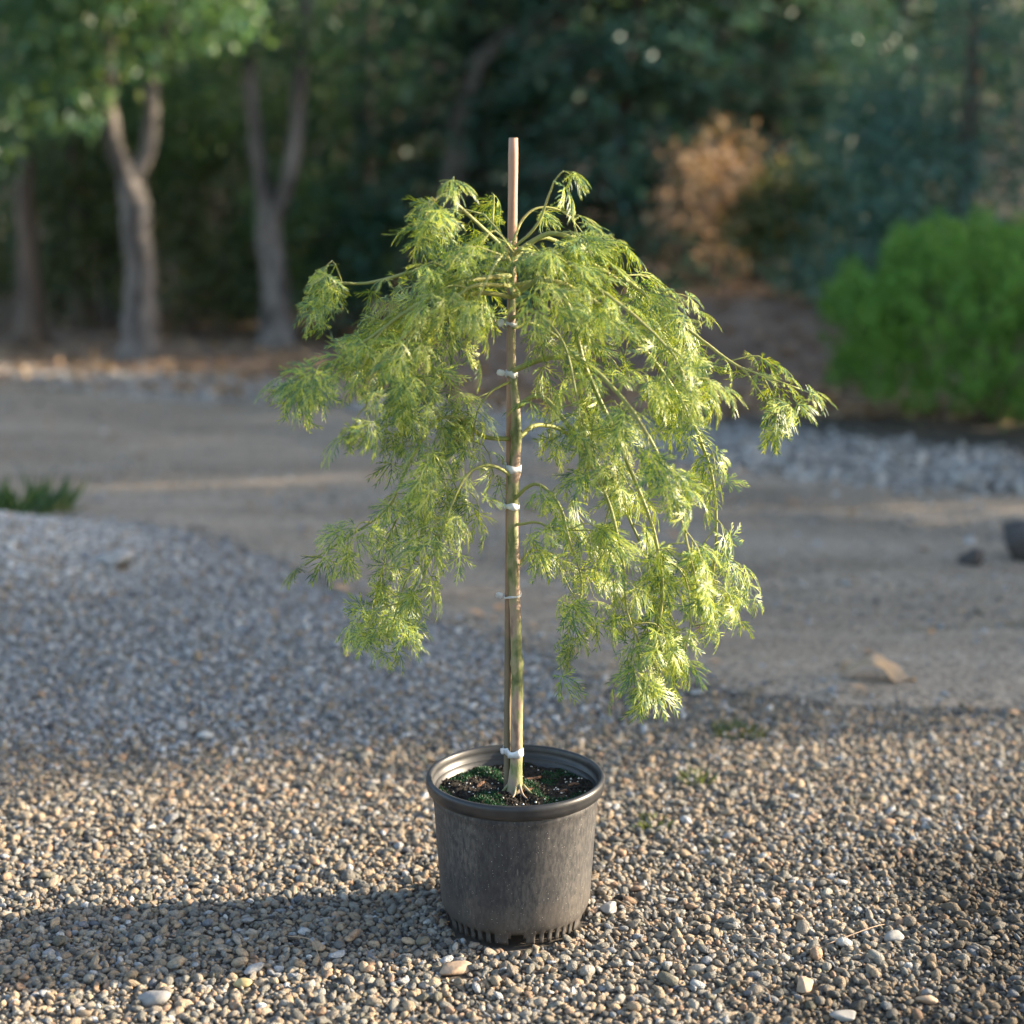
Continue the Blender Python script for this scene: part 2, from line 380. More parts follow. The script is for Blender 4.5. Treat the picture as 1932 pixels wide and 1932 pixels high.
def scatter_tree():
    t = bpy.data.node_groups.new('scatter_pebbles', 'GeometryNodeTree')
    t.interface.new_socket('Geometry', in_out='INPUT', socket_type='NodeSocketGeometry')
    t.interface.new_socket('Geometry', in_out='OUTPUT', socket_type='NodeSocketGeometry')
    gi = t.nodes.new('NodeGroupInput'); go = t.nodes.new('NodeGroupOutput')
    ip = t.nodes.new('GeometryNodeInstanceOnPoints'); ci = t.nodes.new('GeometryNodeCollectionInfo')
    ci.inputs['Collection'].default_value = peb_col; ci.inputs['Separate Children'].default_value = True; ci.inputs['Reset Children'].default_value = True
    def na(n, ty):
        a = t.nodes.new('GeometryNodeInputNamedAttribute'); a.data_type = ty; a.inputs[0].default_value = n; return a.outputs[0]
    t.links.new(gi.outputs[0], ip.inputs['Points']); t.links.new(ci.outputs[0], ip.inputs['Instance'])
    ip.inputs['Pick Instance'].default_value = True
    t.links.new(na('idx', 'INT'), ip.inputs['Instance Index'])
    er = t.nodes.new('FunctionNodeEulerToRotation'); t.links.new(na('rot', 'FLOAT_VECTOR'), er.inputs[0])
    t.links.new(er.outputs[0], ip.inputs['Rotation']); t.links.new(na('scl', 'FLOAT_VECTOR'), ip.inputs['Scale'])
    t.links.new(ip.outputs[0], go.inputs[0]); return t
SCATTER = scatter_tree()

PAL = np.array([(0.41, 0.32, 0.225), (0.36, 0.3, 0.225), (0.31, 0.27, 0.22), (0.26, 0.25, 0.22), (0.34, 0.32, 0.275), (0.18, 0.175, 0.16), (0.46, 0.42, 0.36), (0.42, 0.29, 0.2), (0.2, 0.19, 0.15), (0.1, 0.1, 0.1)])
PAL = PAL * 0.9
PWT = np.array([0.2, 0.17, 0.15, 0.13, 0.11, 0.08, 0.045, 0.05, 0.045, 0.02]); PWT /= PWT.sum()
GPAL = np.array([(0.36, 0.37, 0.38), (0.28, 0.29, 0.3), (0.46, 0.47, 0.47), (0.18, 0.185, 0.2), (0.52, 0.52, 0.5), (0.3, 0.28, 0.25)])
GWT = np.array([0.27, 0.24, 0.2, 0.12, 0.07, 0.1])

def scatter(name, label, XY, size, grey, sink=0.25, zoff=0.0, flat=1.0, dark=None):
    n = len(XY); cols = PAL[rng.choice(len(PAL), n, p=PWT)]; gcols = GPAL[rng.choice(len(GPAL), n, p=GWT)]
    g = (rng.random(n) < grey)[:, None]; c = np.where(g, gcols, cols) * rng.uniform(0.8, 1.18, (n, 1))
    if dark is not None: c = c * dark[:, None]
    c = c * (1 + 0.45 * sstep(0.05, 0.18, gh(XY[:, 0], XY[:, 1])) * (XY[:, 1] < 4))[:, None]
    if name == 'crushed_stone': c = c * [1.1, 1.02, 0.93]
    z = gh(XY[:, 0], XY[:, 1]) + size * 0.62 * flat * (1 - 2 * sink) + zoff
    m = bpy.data.meshes.new(name); m.vertices.add(n)
    m.vertices.foreach_set('co', np.column_stack([XY, z]).astype(np.float32).ravel())
    rot = np.column_stack([rng.normal(0, 0.35, n), rng.normal(0, 0.35, n), rng.uniform(0, 6.28, n)])
    scl = size[:, None] * np.column_stack([rng.uniform(0.85, 1.3, n), rng.uniform(0.8, 1.15, n), rng.uniform(0.75, 1.25, n) * flat])
    for nm, ty, arr in (('rot', 'FLOAT_VECTOR', rot), ('scl', 'FLOAT_VECTOR', scl)):
        a = m.attributes.new(nm, ty, 'POINT'); a.data.foreach_set('vector', arr.astype(np.float32).ravel())
    a = m.attributes.new('idx', 'INT', 'POINT'); a.data.foreach_set('value', rng.integers(0, 12, n).astype(np.int32))
    a = m.attributes.new('col', 'FLOAT_COLOR', 'POINT'); a.data.foreach_set('color', np.column_stack([c, np.ones(n)]).astype(np.float32).ravel())
    o = obj(name, m, M['pebble']); md = o.modifiers.new('scatter', 'NODES'); md.node_group = SCATTER
    return tag(o, label, 'gravel', kind='stuff')

STONES = []     # (x, y, r) kept clear of loose gravel
def jgrid(x0, x1, y0, y1, s):
    gx, gy = np.meshgrid(np.arange(x0, x1, s), np.arange(y0, y1, s * 0.87)); gx = gx + (np.arange(gx.shape[0]) % 2)[:, None] * s / 2
    p = np.column_stack([gx.ravel(), gy.ravel()]); return p + rng.uniform(-0.5, 0.5, p.shape) * s * 0.9

def clear(p, sz, extra=0.0):
    ok = np.hypot(p[:, 0], p[:, 1]) > 0.119 + sz * 0.55
    for (x, y, r) in STONES: ok &= np.hypot(p[:, 0] - x, p[:, 1] - y) > r + sz * 0.4
    return ok

# ------------------------------------------------------------------ single stones
def single_stone(name, px, py, size, mat, label, cat='stone', seed=1, sh=(1, 0.85, 0.7), rz=0.0, lift=0.3, angular=True, group=None):
    p = on_ground(px, py); m = pebble_mesh(name, seed, angular, mat, 3); m.materials.clear(); m.materials.append(mat)
    o = obj(name, m, loc=(p[0], p[1], p[2] + size * sh[2] * 0.62 * lift + 0.004)); o.scale = (size * sh[0], size * sh[1], size * sh[2]); o.rotation_euler = (0.1, -0.12, rz)
    tag(o, label, cat, group); STONES.append((p[0], p[1], size * 0.8)); return o

sm_white = stone_mat('pale_quartz', (0.27, 0.265, 0.25), (0.42, 0.41, 0.39))
sm_pale = stone_mat('pale_grey_stone', (0.22, 0.215, 0.2), (0.33, 0.32, 0.3))
sm_tan = stone_mat('tan_stone', (0.3, 0.21, 0.14), (0.46, 0.34, 0.24))
sm_grey = stone_mat('grey_stone', (0.2, 0.195, 0.19), (0.32, 0.31, 0.295))
sm_dark = stone_mat('dark_stone', (0.045, 0.04, 0.038), (0.1, 0.09, 0.085))
sm_yel = stone_mat('ochre_stone', (0.33, 0.26, 0.12), (0.52, 0.45, 0.25))
single_stone('stone', 1148, 1722, 0.019, sm_white, 'pale angular stone lying just right of the pot base', seed=3, rz=0.5, sh=(1, 0.9, 1.0))
single_stone('stone', 858, 1838, 0.024, sm_tan, 'tan lumpy stone in the sun just below left of the pot base', seed=4, rz=0.2)
single_stone('stone', 456, 1862, 0.016, sm_yel, 'yellowish rounded pebble at the lower edge of the pot shadow', seed=5, angular=False)
single_stone('stone', 292, 1893, 0.024, sm_grey, 'smooth grey stone near the bottom left corner of the gravel', seed=9, angular=False, sh=(1.1, 0.8, 0.8))
single_stone('stone', 1518, 1868, 0.024, sm_tan, 'rough brown stone in the lower right gravel', seed=7, rz=1.0)
single_stone('stone', 1686, 1775, 0.018, sm_pale, 'pale grey rounded stone in the darker gravel at lower right', seed=8, angular=False, rz=0.4)
single_stone('stone', 1590, 1924, 0.02, sm_pale, 'flat pale stone at the bottom edge of the gravel', seed=11, sh=(1.3, 0.8, 0.6))
single_stone('stone', 1752, 1893, 0.019, sm_tan, 'small orange-tan stone among dark gravel near bottom right corner', seed=12)
single_stone('stone', 1945, 1062, 0.13, sm_dark, 'big dark rock at the right edge of the driveway', cat='rock', seed=14, lift=0.7, sh=(1, 0.9, 1.35))
single_stone('stone', 1832, 1072, 0.062, sm_dark, 'dark brown rock beside the driveway left of the big rock', cat='rock', seed=15, lift=0.7, sh=(1, 0.9, 1.15))
single_stone('stone', 1828, 1032, 0.045, sm_white, 'small white stone behind the dark brown rock on the driveway', seed=16, lift=0.6)
single_stone('stone', 215, 1065, 0.06, stone_mat('pale_boulder', (0.27, 0.27, 0.26), (0.4, 0.39, 0.38)), 'pale rounded rock on top of the left gravel mound', cat='rock', seed=17, lift=0.5, sh=(1.2, 0.9, 0.9))

# loose gravel near the camera, two overlapping layers
def near_region(p, pad=0.0):
    fx = np.abs(p[:, 0]) < 0.42 * (p[:, 1] + 2.48) + 0.28
    return fx & (p[:, 1] < edge_y(E0, p[:, 0]) + 0.10 + pad)
def gravel(name, label, spacing, med, sig, grey_f, y0, y1, x0, x1, mx, zoff=0.0, sink=0.25):
    p = jgrid(x0, x1, y0, y1, spacing); sz = np.minimum(med * np.exp(rng.normal(0, sig, len(p))), mx) / 2
    ok = near_region(p) & clear(p, sz); p, sz = p[ok], sz[ok]
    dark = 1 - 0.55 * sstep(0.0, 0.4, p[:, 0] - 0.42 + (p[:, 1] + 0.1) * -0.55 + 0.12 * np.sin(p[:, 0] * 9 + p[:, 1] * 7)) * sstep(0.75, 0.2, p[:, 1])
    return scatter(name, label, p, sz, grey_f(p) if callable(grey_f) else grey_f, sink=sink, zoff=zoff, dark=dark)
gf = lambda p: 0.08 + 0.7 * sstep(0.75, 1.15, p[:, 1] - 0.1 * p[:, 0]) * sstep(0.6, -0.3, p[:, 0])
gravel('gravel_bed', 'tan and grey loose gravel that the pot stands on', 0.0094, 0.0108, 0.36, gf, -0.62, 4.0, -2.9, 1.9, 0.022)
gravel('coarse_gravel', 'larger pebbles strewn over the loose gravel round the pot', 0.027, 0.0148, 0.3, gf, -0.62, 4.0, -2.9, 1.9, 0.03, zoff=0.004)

# grit and stray stones on the driveway
def drive_pts(n, tlo=0.0, thi=1.0):
    s = rng.uniform(0, 1, n) * (ns - 1.001); i = s.astype(int); t = rng.uniform(tlo, thi, n)[:, None]
    f = (s - i)[:, None]; a = E0[i] * (1 - f) + E0[i + 1] * f; b = E1[i] * (1 - f) + E1[i + 1] * f
    return a * (1 - t) + b * t
p = drive_pts(26000); p = p[(np.abs(p[:, 0]) < 0.45 * (p[:, 1] + 2.48) + 0.5)]
scatter('driveway_grit', 'small stones pressed into the grey driveway', p, 0.010 * np.exp(rng.normal(0, 0.45, len(p))) / 2, 0.55, sink=0.3, zoff=0.012, flat=0.8)

# pale crushed stone along the far side of the driveway
q = jgrid(-6, 4.8, 2.5, 10, 0.031); fy = edge_y(E1, q[:, 0])
wid = 0.95 + 0.35 * sstep(-1.5, 2.0, q[:, 0]); dd = (q[:, 1] - fy) / wid
fuzz = rng.normal(0, 0.16, len(q)); keep = (dd + fuzz > -0.12 + 0.1 * np.sin(q[:, 0] * 3.3)) & (dd + fuzz < 0.9 + 0.15 * np.sin(q[:, 0] * 2.1)) & (np.abs(q[:, 0]) < 0.45 * (q[:, 1] + 2.48) + 0.5)
q = q[keep]
scatter('crushed_stone', 'pale grey crushed stone verge along far side of the driveway', q, 0.034 * np.exp(rng.normal(0, 0.3, len(q))) / 2, 1.0, sink=0.2, zoff=0.01)

# ------------------------------------------------------------------ nursery pot
pot = thing('nursery_pot', 'black dusty plastic nursery pot standing on the gravel, holding the maple', 'pot', (0, 0, 0.008))
NA = 300
zl = [0.0, 0.006, 0.012, 0.019, 0.026, 0.034, 0.05, 0.09, 0.13, 0.17, 0.205, 0.214, 0.217, 0.232]
rl = [0.1185, 0.1195, 0.1205, 0.122, 0.1255, 0.128, 0.1292, 0.1318, 0.1344, 0.137, 0.1392, 0.1398, 0.1412, 0.1422]
V, F = lathe(list(zip(rl, zl)), NA)
def notch(j, i):
    a = (j * 360 / NA + 97) % 72
    if a < 15: return i < (3 if 2.2 < a < 12.5 else 2)
    if 22 < a < 64: return (a - 22) % 7.2 < 3.3 and i < 3
    return False
F = [f for k, f in enumerate(F) if not notch(k % NA, k // NA)]
wall = obj('wall', mesh_of('pot_wall', V, F, True), M['pot'], pot)
so = wall.modifiers.new('thickness', 'SOLIDIFY'); so.thickness = 0.0028; so.offset = -1
rimp = [(0.1425, 0.2285), (0.147, 0.2290), (0.1495, 0.2315), (0.1512, 0.2365), (0.1520, 0.2400), (0.1516, 0.2425), (0.1522, 0.2450), (0.1520, 0.2500), (0.1502, 0.2538), (0.1472, 0.2552), (0.1440, 0.2545), (0.1422, 0.2520), (0.1415, 0.2440), (0.1408, 0.2360), (0.1385, 0.2345), (0.1378, 0.2320), (0.1372, 0.2240), (0.1352, 0.2225), (0.1345, 0.20)]
obj('rim', mesh_of('pot_rim', *lathe(rimp, 160), True), M['rim'], pot)
Vb, Fb = lathe([(0.1165, 0.024), (0.06, 0.024), (0.001, 0.024)], 96); obj('base', mesh_of('pot_base', Vb, Fb, True), M['rim'], pot)

SOIL = 0.2215 + 0.008
def soil_z(x, y): return SOIL + 0.006 * np.exp(-(x * x + y * y) / 0.0018) + 0.0025 * np.sin(x * 61 + 1) * np.sin(y * 53) + 0.0018 * np.sin(x * 130 + y * 90)
rr = np.linspace(0.0005, 0.1362, 46); aa = np.arange(120) * 2 * math.pi / 120
RR, AA = np.meshgrid(rr, aa, indexing='ij'); X, Y = RR * np.cos(AA), RR * np.sin(AA)
Z = soil_z(X, Y) + rng.normal(0, 0.0012, X.shape) * (RR > 0.01)
_, Fs = lathe(np.column_stack([rr, rr * 0]), 120)
soil = tag(obj('potting_soil', mesh_of('potting_soil', np.stack([X, Y, Z], -1).reshape(-1, 3), Fs, True), M['soil']), 'dark potting soil filling the black pot', 'soil', kind='stuff')
def in_pot(n, rmax=0.131):
    a = rng.uniform(0, 6.283, n); r = rmax * np.sqrt(rng.random(n)); return np.column_stack([r * np.cos(a), r * np.sin(a)])
# perlite grains
def bits(n, lo, hi, xy=None, rmax=0.131):
    mb = MB(); xy = in_pot(n, rmax) if xy is None else xy
    base = np.array([(1, 0, 0), (-1, 0, 0), (0, 1, 0), (0, -1, 0), (0, 0, 1), (0, 0, -1)], float)
    fs = [(0, 2, 4), (2, 1, 4), (1, 3, 4), (3, 0, 4), (2, 0, 5), (1, 2, 5), (3, 1, 5), (0, 3, 5)]
    for x, y in xy:
        s = rng.uniform(lo, hi); mb.add((base * s * rng.uniform(0.6, 1.2, (6, 1)) * [1, 1, 0.8] + [x, y, float(soil_z(x, y)) + s * 0.4], fs))
    return mb.mesh('bits', False)
tag(obj('perlite', bits(190, 0.0009, 0.0028), M['perlite']), 'white perlite grains speckled over the potting soil', 'perlite', kind='stuff')
tag(obj('soil_crumbs', bits(900, 0.0012, 0.0042), M['soil']), 'dark crumbs of potting mix on top of the soil', 'soil', kind='stuff')
# moss
xy = in_pot(16000); keep = (np.sin(xy[:, 0] * 38 + 1.0) * np.sin(xy[:, 1] * 44 + 0.6) + 0.5 * np.sin(xy[:, 0] * 80 + xy[:, 1] * 55) > 0.12) & (np.hypot(xy[:, 0], xy[:, 1]) > 0.022)
xy = xy[keep]; n = len(xy); P = np.column_stack([xy, soil_z(xy[:, 0], xy[:, 1]) - 0.0005])
A = np.column_stack([rng.normal(0, 0.6, (n, 2)), np.full(n, 0.8)]); V, F = leaf_cloud(P, A, sphere_dirs(n), rng.uniform(0.003, 0.007, n), rng.uniform(0.0012, 0.0026, n))
tag(obj('moss', mesh_of('moss', V, F), M['moss']), 'dark green moss growing over the potting soil', 'moss', kind='stuff')
for k, (x, y, L, a) in enumerate([(-0.095, -0.045, 0.034, -0.5), (-0.075, -0.06, 0.026, -0.35), (0.03, 0.055, 0.03, 0.05), (0.078, 0.0, 0.022, 0.3), (-0.06, 0.03, 0.02, 0.9), (0.1, 0.025, 0.02, 0.2), (0.02, -0.008, 0.02, 0.5)]):
    t = np.linspace(-1, 1, 7); Vv = []; Ff = []
    for q, tv in enumerate(t):
        w = 0.006 * (1 - 0.75 * abs(tv) ** 2) * (1 + 0.25 * math.sin(q * 2.3 + k)); h = 0.0022
        for (s, hh) in ((-1, 0), (1, 0), (0.8, h), (-0.8, h)): Vv.append((tv * L / 2, s * w / 2, hh + 0.001 * math.sin(q + k)))
    for q in range(6):
        for c in range(4): Ff.append((q * 4 + c, q * 4 + (c + 1) % 4, q * 4 + 4 + (c + 1) % 4, q * 4 + 4 + c))
    Ff += [(3, 2, 1, 0), (24, 25, 26, 27)]
    o = obj('bark_chip', mesh_of('bark_chip', Vv, Ff), M['bark_chip'], loc=(x, y, float(soil_z(x, y)) + 0.0015)); o.rotation_euler = (0.15, -0.1, a)
    tag(o, ['long brown bark chip near the left front of the soil in the pot', 'brown bark chip nearest the front left pot rim', 'brown bark chip on the soil behind and right of the trunk', 'brown bark chip on the soil at mid right in the pot', 'small bark chip on the soil left behind the trunk', 'bark chip nearest the right pot rim', 'small bark chip touching the trunk base at right'][k], 'bark chip', 'bark chips on the potting soil')

# ------------------------------------------------------------------ stake
stake_p = np.array([at(956.5, 1495, 0.006), at(959, 1200, 0.012), at(962, 900, 0.016), at(965, 600, 0.014), at(968.5, 260, 0.008)])
SP = spline(stake_p, 44); a8 = np.arange(16) * 2 * math.pi / 16
rad = np.interp(np.arange(44), [0, 20, 43], [0.0058, 0.0068, 0.0078]) * (1 + 0.02 * np.sin(np.arange(44) * 1.7)); rad[-1] *= 0.93
stake = obj('wooden_stake', mesh_of('stake', *tube(SP, rad, 14, rough=0.012), True), M['stake'])
tag(stake, 'pale pinkish wooden stake rising above the maple and tied to its trunk', 'stake')

# ------------------------------------------------------------------ laceleaf maple
maple = thing('weeping_maple', 'weeping laceleaf maple with lacy yellow-green leaves, potted and staked', 'tree', (0.0, 0.0, SOIL))
MO = np.array([0, 0, SOIL])
tp = [at(970, 1508, -0.004), at(974, 1440, -0.004), at(975, 1370, -0.004), at(976, 1290, -0.002), at(974, 1210, 0.0), at(970, 1100, 0.003), at(967, 980, 0.004), at(969, 900, 0.002), at(974, 830, 0.0), at(972, 760, 0.0), at(966, 690, 0.004), at(966, 600, 0.004), at(966, 520, 0.0), at(962, 455, 0.0)]
TP = spline(tp, 120); s_ = np.linspace(0, 1, 120)
trad = np.interp(s_, [0, 0.012, 0.03, 0.07, 0.3, 0.5, 0.62, 0.7, 0.85, 1], [0.021, 0.0165, 0.0135, 0.0105, 0.0094, 0.0096, 0.0085, 0.0072, 0.0058, 0.0035])
for c in (0.27, 0.41, 0.545, 0.63): trad = trad * (1 + 0.22 * np.exp(-((s_ - c) / 0.008) ** 2))
obj('trunk', mesh_of('maple_trunk', *[tube(TP - MO, trad, 16, rough=0.02)][0], True), M['trunk'], maple)
for k, pts in enumerate([[(0.006, -0.012, 0.02), (0.012, -0.024, 0.006), (0.02, -0.034, 0.001)], [(0.001, -0.013, 0.018), (-0.002, -0.026, 0.006), (-0.008, -0.036, 0.001)], [(0.012, -0.006, 0.016), (0.026, -0.016, 0.005), (0.036, -0.022, 0.001)], [(-0.012, -0.006, 0.016), (-0.024, -0.01, 0.004), (-0.033, -0.006, 0.001)]]):
    P = spline(np.array(pts), 9); obj('root', mesh_of('maple_root', *tube(P, np.linspace(0.0028, 0.0011, 9), 6), True), M['trunk'], maple)

def lace_leaf(seed):
    """one dissected palmate leaf: petiole from the origin along +x, lobes fanning out, drooping to -z"""
    r = np.random.default_rng(seed); V = []; F = []
    def strip(P, Wd, Nn):
        b = len(V); T = unit(np.gradient(P, axis=0)); S = unit(np.cross(Nn, T))
        for p, w, s in zip(P, Wd, S): V.append(p + s * w / 2); V.append(p - s * w / 2)
        for i in range(len(P) - 1): F.append((b + 2 * i, b + 2 * i + 1, b + 2 * i + 3, b + 2 * i + 2))
    Z = np.array([0, 0, 1.0]); pl = r.uniform(0.016, 0.028)
    droop = r.uniform(5, 13)
    def bend(p):
        d = max(p[0] - pl, 0) ** 2 + p[1] ** 2; q = np.array(p, float); q[2] -= droop * d; return q
    strip(np.array([(0, 0, 0), (pl * 0.5, 0, 0.0015), (pl, 0, 0)]), [0.0013, 0.0010, 0.0011], Z)
    L0 = r.uniform(0.046, 0.060)
    for ang, fr in ((0, 1.0), (27, 0.95), (-27, 0.95), (56, 0.8), (-56, 0.8), (94, 0.5), (-94, 0.5)):
        a = R(ang + r.normal(0, 5)); L = L0 * fr * r.uniform(0.88, 1.1); cv = r.normal(0, 0.5)
        n = 6; t = np.linspace(0, 1, n); aa = a + cv * t
        P = np.array([pl, 0, 0]) + np.cumsum(np.column_stack([np.cos(aa), np.sin(aa), 0 * t]) * (L / (n - 1)), 0) - np.array([math.cos(a), math.sin(a), 0]) * (L / (n - 1))
        strip(np.array([bend(p) for p in P]), np.interp(t, [0, 0.35, 0.75, 1], [0.0012, 0.0021, 0.0018, 0.0003]), Z)
        k = 4 if fr > 0.6 else (3 if fr > 0.4 else 2)
        for q in range(k):
            tq = 0.28 + 0.62 * q / max(k - 1, 1); base = np.array([np.interp(tq, t, P[:, c]) for c in range(3)]); ab = np.interp(tq, t, aa)
            for sd in (-1, 1):
                if r.random() < 0.06: continue
                l = L0 * fr * (0.42 * math.sin(math.pi * (0.22 + 0.66 * tq)) ** 1.2) * r.uniform(0.7, 1.15)
                d1 = ab + sd * R(r.uniform(26, 42)); d2 = d1 - sd * R(14)
                p1 = base + np.array([math.cos(d1), math.sin(d1), 0]) * l * 0.5; p2 = p1 + np.array([math.cos(d2), math.sin(d2), 0]) * l * 0.5
                strip(np.array([bend(base), bend(p1) + [0, 0, r.normal(0, 0.0006)], bend(p2) + [0, 0, r.normal(0, 0.001)]]), [0.0011, 0.0018, 0.0003], Z)
    V = np.array(V); return V, np.array(F)
LEAVES = [lace_leaf(100 + k) for k in range(8)]
LEAF_MESH = []
for k, (V, F) in enumerate(LEAVES):
    m = mesh_of('lace_leaf', V, F, True); m.materials.append(M['maple_leaf']); LEAF_MESH.append(m)

# branches traced as (picture x, picture y, depth y); r0, leaf start, leaf spacing multiplier
BR = [
 ([(963, 480, 0.0), (905, 425, -0.05), (862, 386, -0.09), (840, 366, -0.12), (815, 385, -0.14), (805, 415, -0.15)], 0.0030, 0.35, 1.0),
 ([(966, 470, 0.0), (1012, 425, -0.02), (1035, 365, -0.04), (1046, 340, -0.05), (1062, 318, -0.06)], 0.0022, 0.9, 0.8),
 ([(966, 460, 0.0), (985, 415, 0.03), (1015, 392, 0.05), (1060, 400, 0.08), (1095, 440, 0.1)], 0.0022, 0.4, 1.0),
 ([(966, 470, 0.0), (930, 425, 0.05), (905, 405, 0.09), (880, 430, 0.13)], 0.002, 0.35, 1.0),
 ([(966, 480, 0.0), (1040, 440, 0.0), (1115, 470, 0.0), (1185, 530, 0.0), (1260, 590, -0.01), (1330, 645, -0.02), (1385, 685, -0.03), (1440, 706, -0.04), (1505, 730, -0.05)], 0.0040, 0.14, 0.72),
 ([(1400, 693, -0.03), (1440, 745, -0.04), (1452, 765, -0.05), (1462, 785, -0.05)], 0.0014, 0.5, 0.75),
 ([(966, 500, 0.0), (1040, 480, -0.1), (1120, 540, -0.17), (1200, 600, -0.22), (1270, 670, -0.25), (1300, 740, -0.26)], 0.0038, 0.15, 0.9),
 ([(966, 490, 0.0), (1030, 450, 0.1), (1120, 500, 0.18), (1200, 560, 0.23), (1270, 640, 0.27), (1290, 720, 0.29)], 0.0036, 0.2, 1.0),
 ([(966, 560, 0.0), (1020, 530, -0.03), (1068, 570, -0.06), (1105, 690, -0.09), (1150, 790, -0.11), (1192, 890, -0.12), (1230, 990, -0.13), (1250, 1090, -0.13), (1245, 1170, -0.13), (1218, 1250, -0.12), (1214, 1290, -0.12)], 0.0046, 0.12, 0.8),
 ([(966, 540, 0.0), (1050, 530, 0.04), (1150, 590, 0.07), (1240, 690, 0.1), (1300, 790, 0.11), (1335, 880, 0.12), (1348, 970, 0.12), (1345, 1060, 0.12), (1335, 1130, 0.12)], 0.0046, 0.18, 0.8),
 ([(968, 700, 0.0), (1030, 675, -0.07), (1100, 680, -0.14), (1170, 740, -0.2), (1230, 830, -0.23), (1270, 930, -0.24), (1300, 1030, -0.24), (1320, 1110, -0.24)], 0.0042, 0.2, 0.8),
 ([(972, 770, 0.0), (1020, 745, -0.06), (1070, 800, -0.12), (1110, 870, -0.15), (1150, 960, -0.16), (1175, 1060, -0.16), (1185, 1160, -0.16), (1205, 1215, -0.15)], 0.004, 0.12, 0.8),
 ([(974, 830, 0.0), (1020, 800, 0.07), (1090, 830, 0.14), (1150, 910, 0.18), (1200, 1010, 0.2), (1240, 1110, 0.2), (1280, 1190, 0.2)], 0.0038, 0.2, 0.95),
 ([(968, 945, 0.0), (1010, 915, -0.05), (1055, 950, -0.09), (1080, 1030, -0.11), (1100, 1110, -0.11), (1085, 1190, -0.11)], 0.0028, 0.25, 1.25),
 ([(970, 1080, 0.0), (1000, 1040, 0.03), (1040, 1050, 0.05), (1075, 1110, 0.07), (1110, 1160, 0.08)], 0.0022, 0.25, 1.3),
 ([(970, 990, 0.0), (1015, 985, -0.03), (1050, 1000, -0.06), (1120, 1000, -0.09)], 0.0022, 0.3, 1.2),
 ([(1240, 1040, -0.13), (1290, 1090, -0.12), (1300, 1170, -0.1), (1290, 1240, -0.1)], 0.0016, 0.15, 0.85),
 ([(965, 490, 0.0), (885, 485, -0.03), (790, 512, -0.06), (700, 535, -0.08), (645, 538, -0.1), (612, 556, -0.11)], 0.0038, 0.12, 0.8),
 ([(965, 520, 0.0), (880, 530, -0.1), (790, 570, -0.18), (700, 630, -0.23), (625, 675, -0.26), (560, 702, -0.28)], 0.0040, 0.12, 0.75),
 ([(965, 510, 0.0), (880, 510, 0.1), (800, 560, 0.18), (720, 610, 0.23), (650, 690, 0.26), (610, 740, 0.27)], 0.0038, 0.2, 0.85),
 ([(964, 560, 0.0), (890, 555, -0.04), (830, 590, -0.07), (800, 670, -0.09), (760, 740, -0.1), (740, 800, -0.1)], 0.0036, 0.2, 0.75),
 ([(964, 540, 0.0), (900, 540, -0.14), (850, 570, -0.19), (760, 640, -0.24), (700, 720, -0.26), (690, 780, -0.26)], 0.0034, 0.22, 0.85),
 ([(820, 620, -0.09), (800, 700, -0.12), (815, 770, -0.13), (850, 800, -0.13)], 0.0018, 0.4, 1.1),
 ([(960, 828, 0.0), (910, 822, -0.03), (870, 790, -0.06), (820, 800, -0.09), (770, 880, -0.12), (730, 960, -0.14), (655, 1015, -0.16), (575, 1068, -0.17)], 0.0036, 0.2, 0.75),
 ([(880, 800, -0.05), (850, 850, -0.03), (815, 930, -0.02), (790, 1030, -0.02), (760, 1120, -0.02), (735, 1215, -0.02)], 0.0028, 0.08, 0.62),
 ([(860, 795, -0.06), (830, 860, 0.04), (780, 930, 0.09), (740, 1000, 0.11), (720, 1090, 0.12), (700, 1170, 0.12)], 0.0026, 0.12, 0.7),
 ([(968, 900, 0.0), (925, 880, -0.05), (880, 900, -0.1), (850, 960, -0.13), (820, 1040, -0.14), (790, 1110, -0.14)], 0.0026, 0.3, 0.9),
 ([(964, 720, 0.0), (925, 740, -0.04), (900, 780, -0.06), (890, 830, -0.07)], 0.0018, 0.35, 1.3),
 ([(965, 620, 0.0), (1010, 610, 0.05), (1070, 650, 0.1), (1120, 730, 0.14), (1160, 800, 0.16)], 0.0032, 0.25, 1.0),
 ([(965, 600, 0.0), (1010, 590, -0.1), (1060, 640, -0.17), (1080, 720, -0.2), (1090, 800, -0.21)], 0.0028, 0.25, 1.1),
 ([(965, 500, 0.0), (950, 480, -0.12), (930, 510, -0.2), (900, 570, -0.24)], 0.0028, 0.15, 0.9),
 ([(965, 490, 0.0), (985, 470, -0.12), (1030, 510, -0.2), (1060, 570, -0.24)], 0.0028, 0.15, 0.9),
 ([(965, 490, 0.0), (955, 460, 0.14), (930, 500, 0.24), (900, 560, 0.3), (880, 640, 0.33)], 0.0028, 0.2, 1.1),
 ([(965, 500, 0.0), (1000, 470, 0.14), (1040, 530, 0.26), (1080, 620, 0.33), (1100, 720, 0.36)], 0.0028, 0.2, 1.1),
]
leaf_list = []   # (branch index, position, axis, normal, variant, scale)
branch_objs = []
UPV = np.array([0, 0, 1.0])
def put_leaf(bi, p, axis, up, sc):
    a = unit(axis); a[2] = min(a[2], -0.03 - 0.3 * rng.random()); a = unit(a); n = up - a * (up @ a); n = unit(n + rng.normal(0, 0.35, 3)); n = unit(n - a * (n @ a))
    leaf_list.append((bi, p, a, n, int(rng.integers(0, 8)), sc))
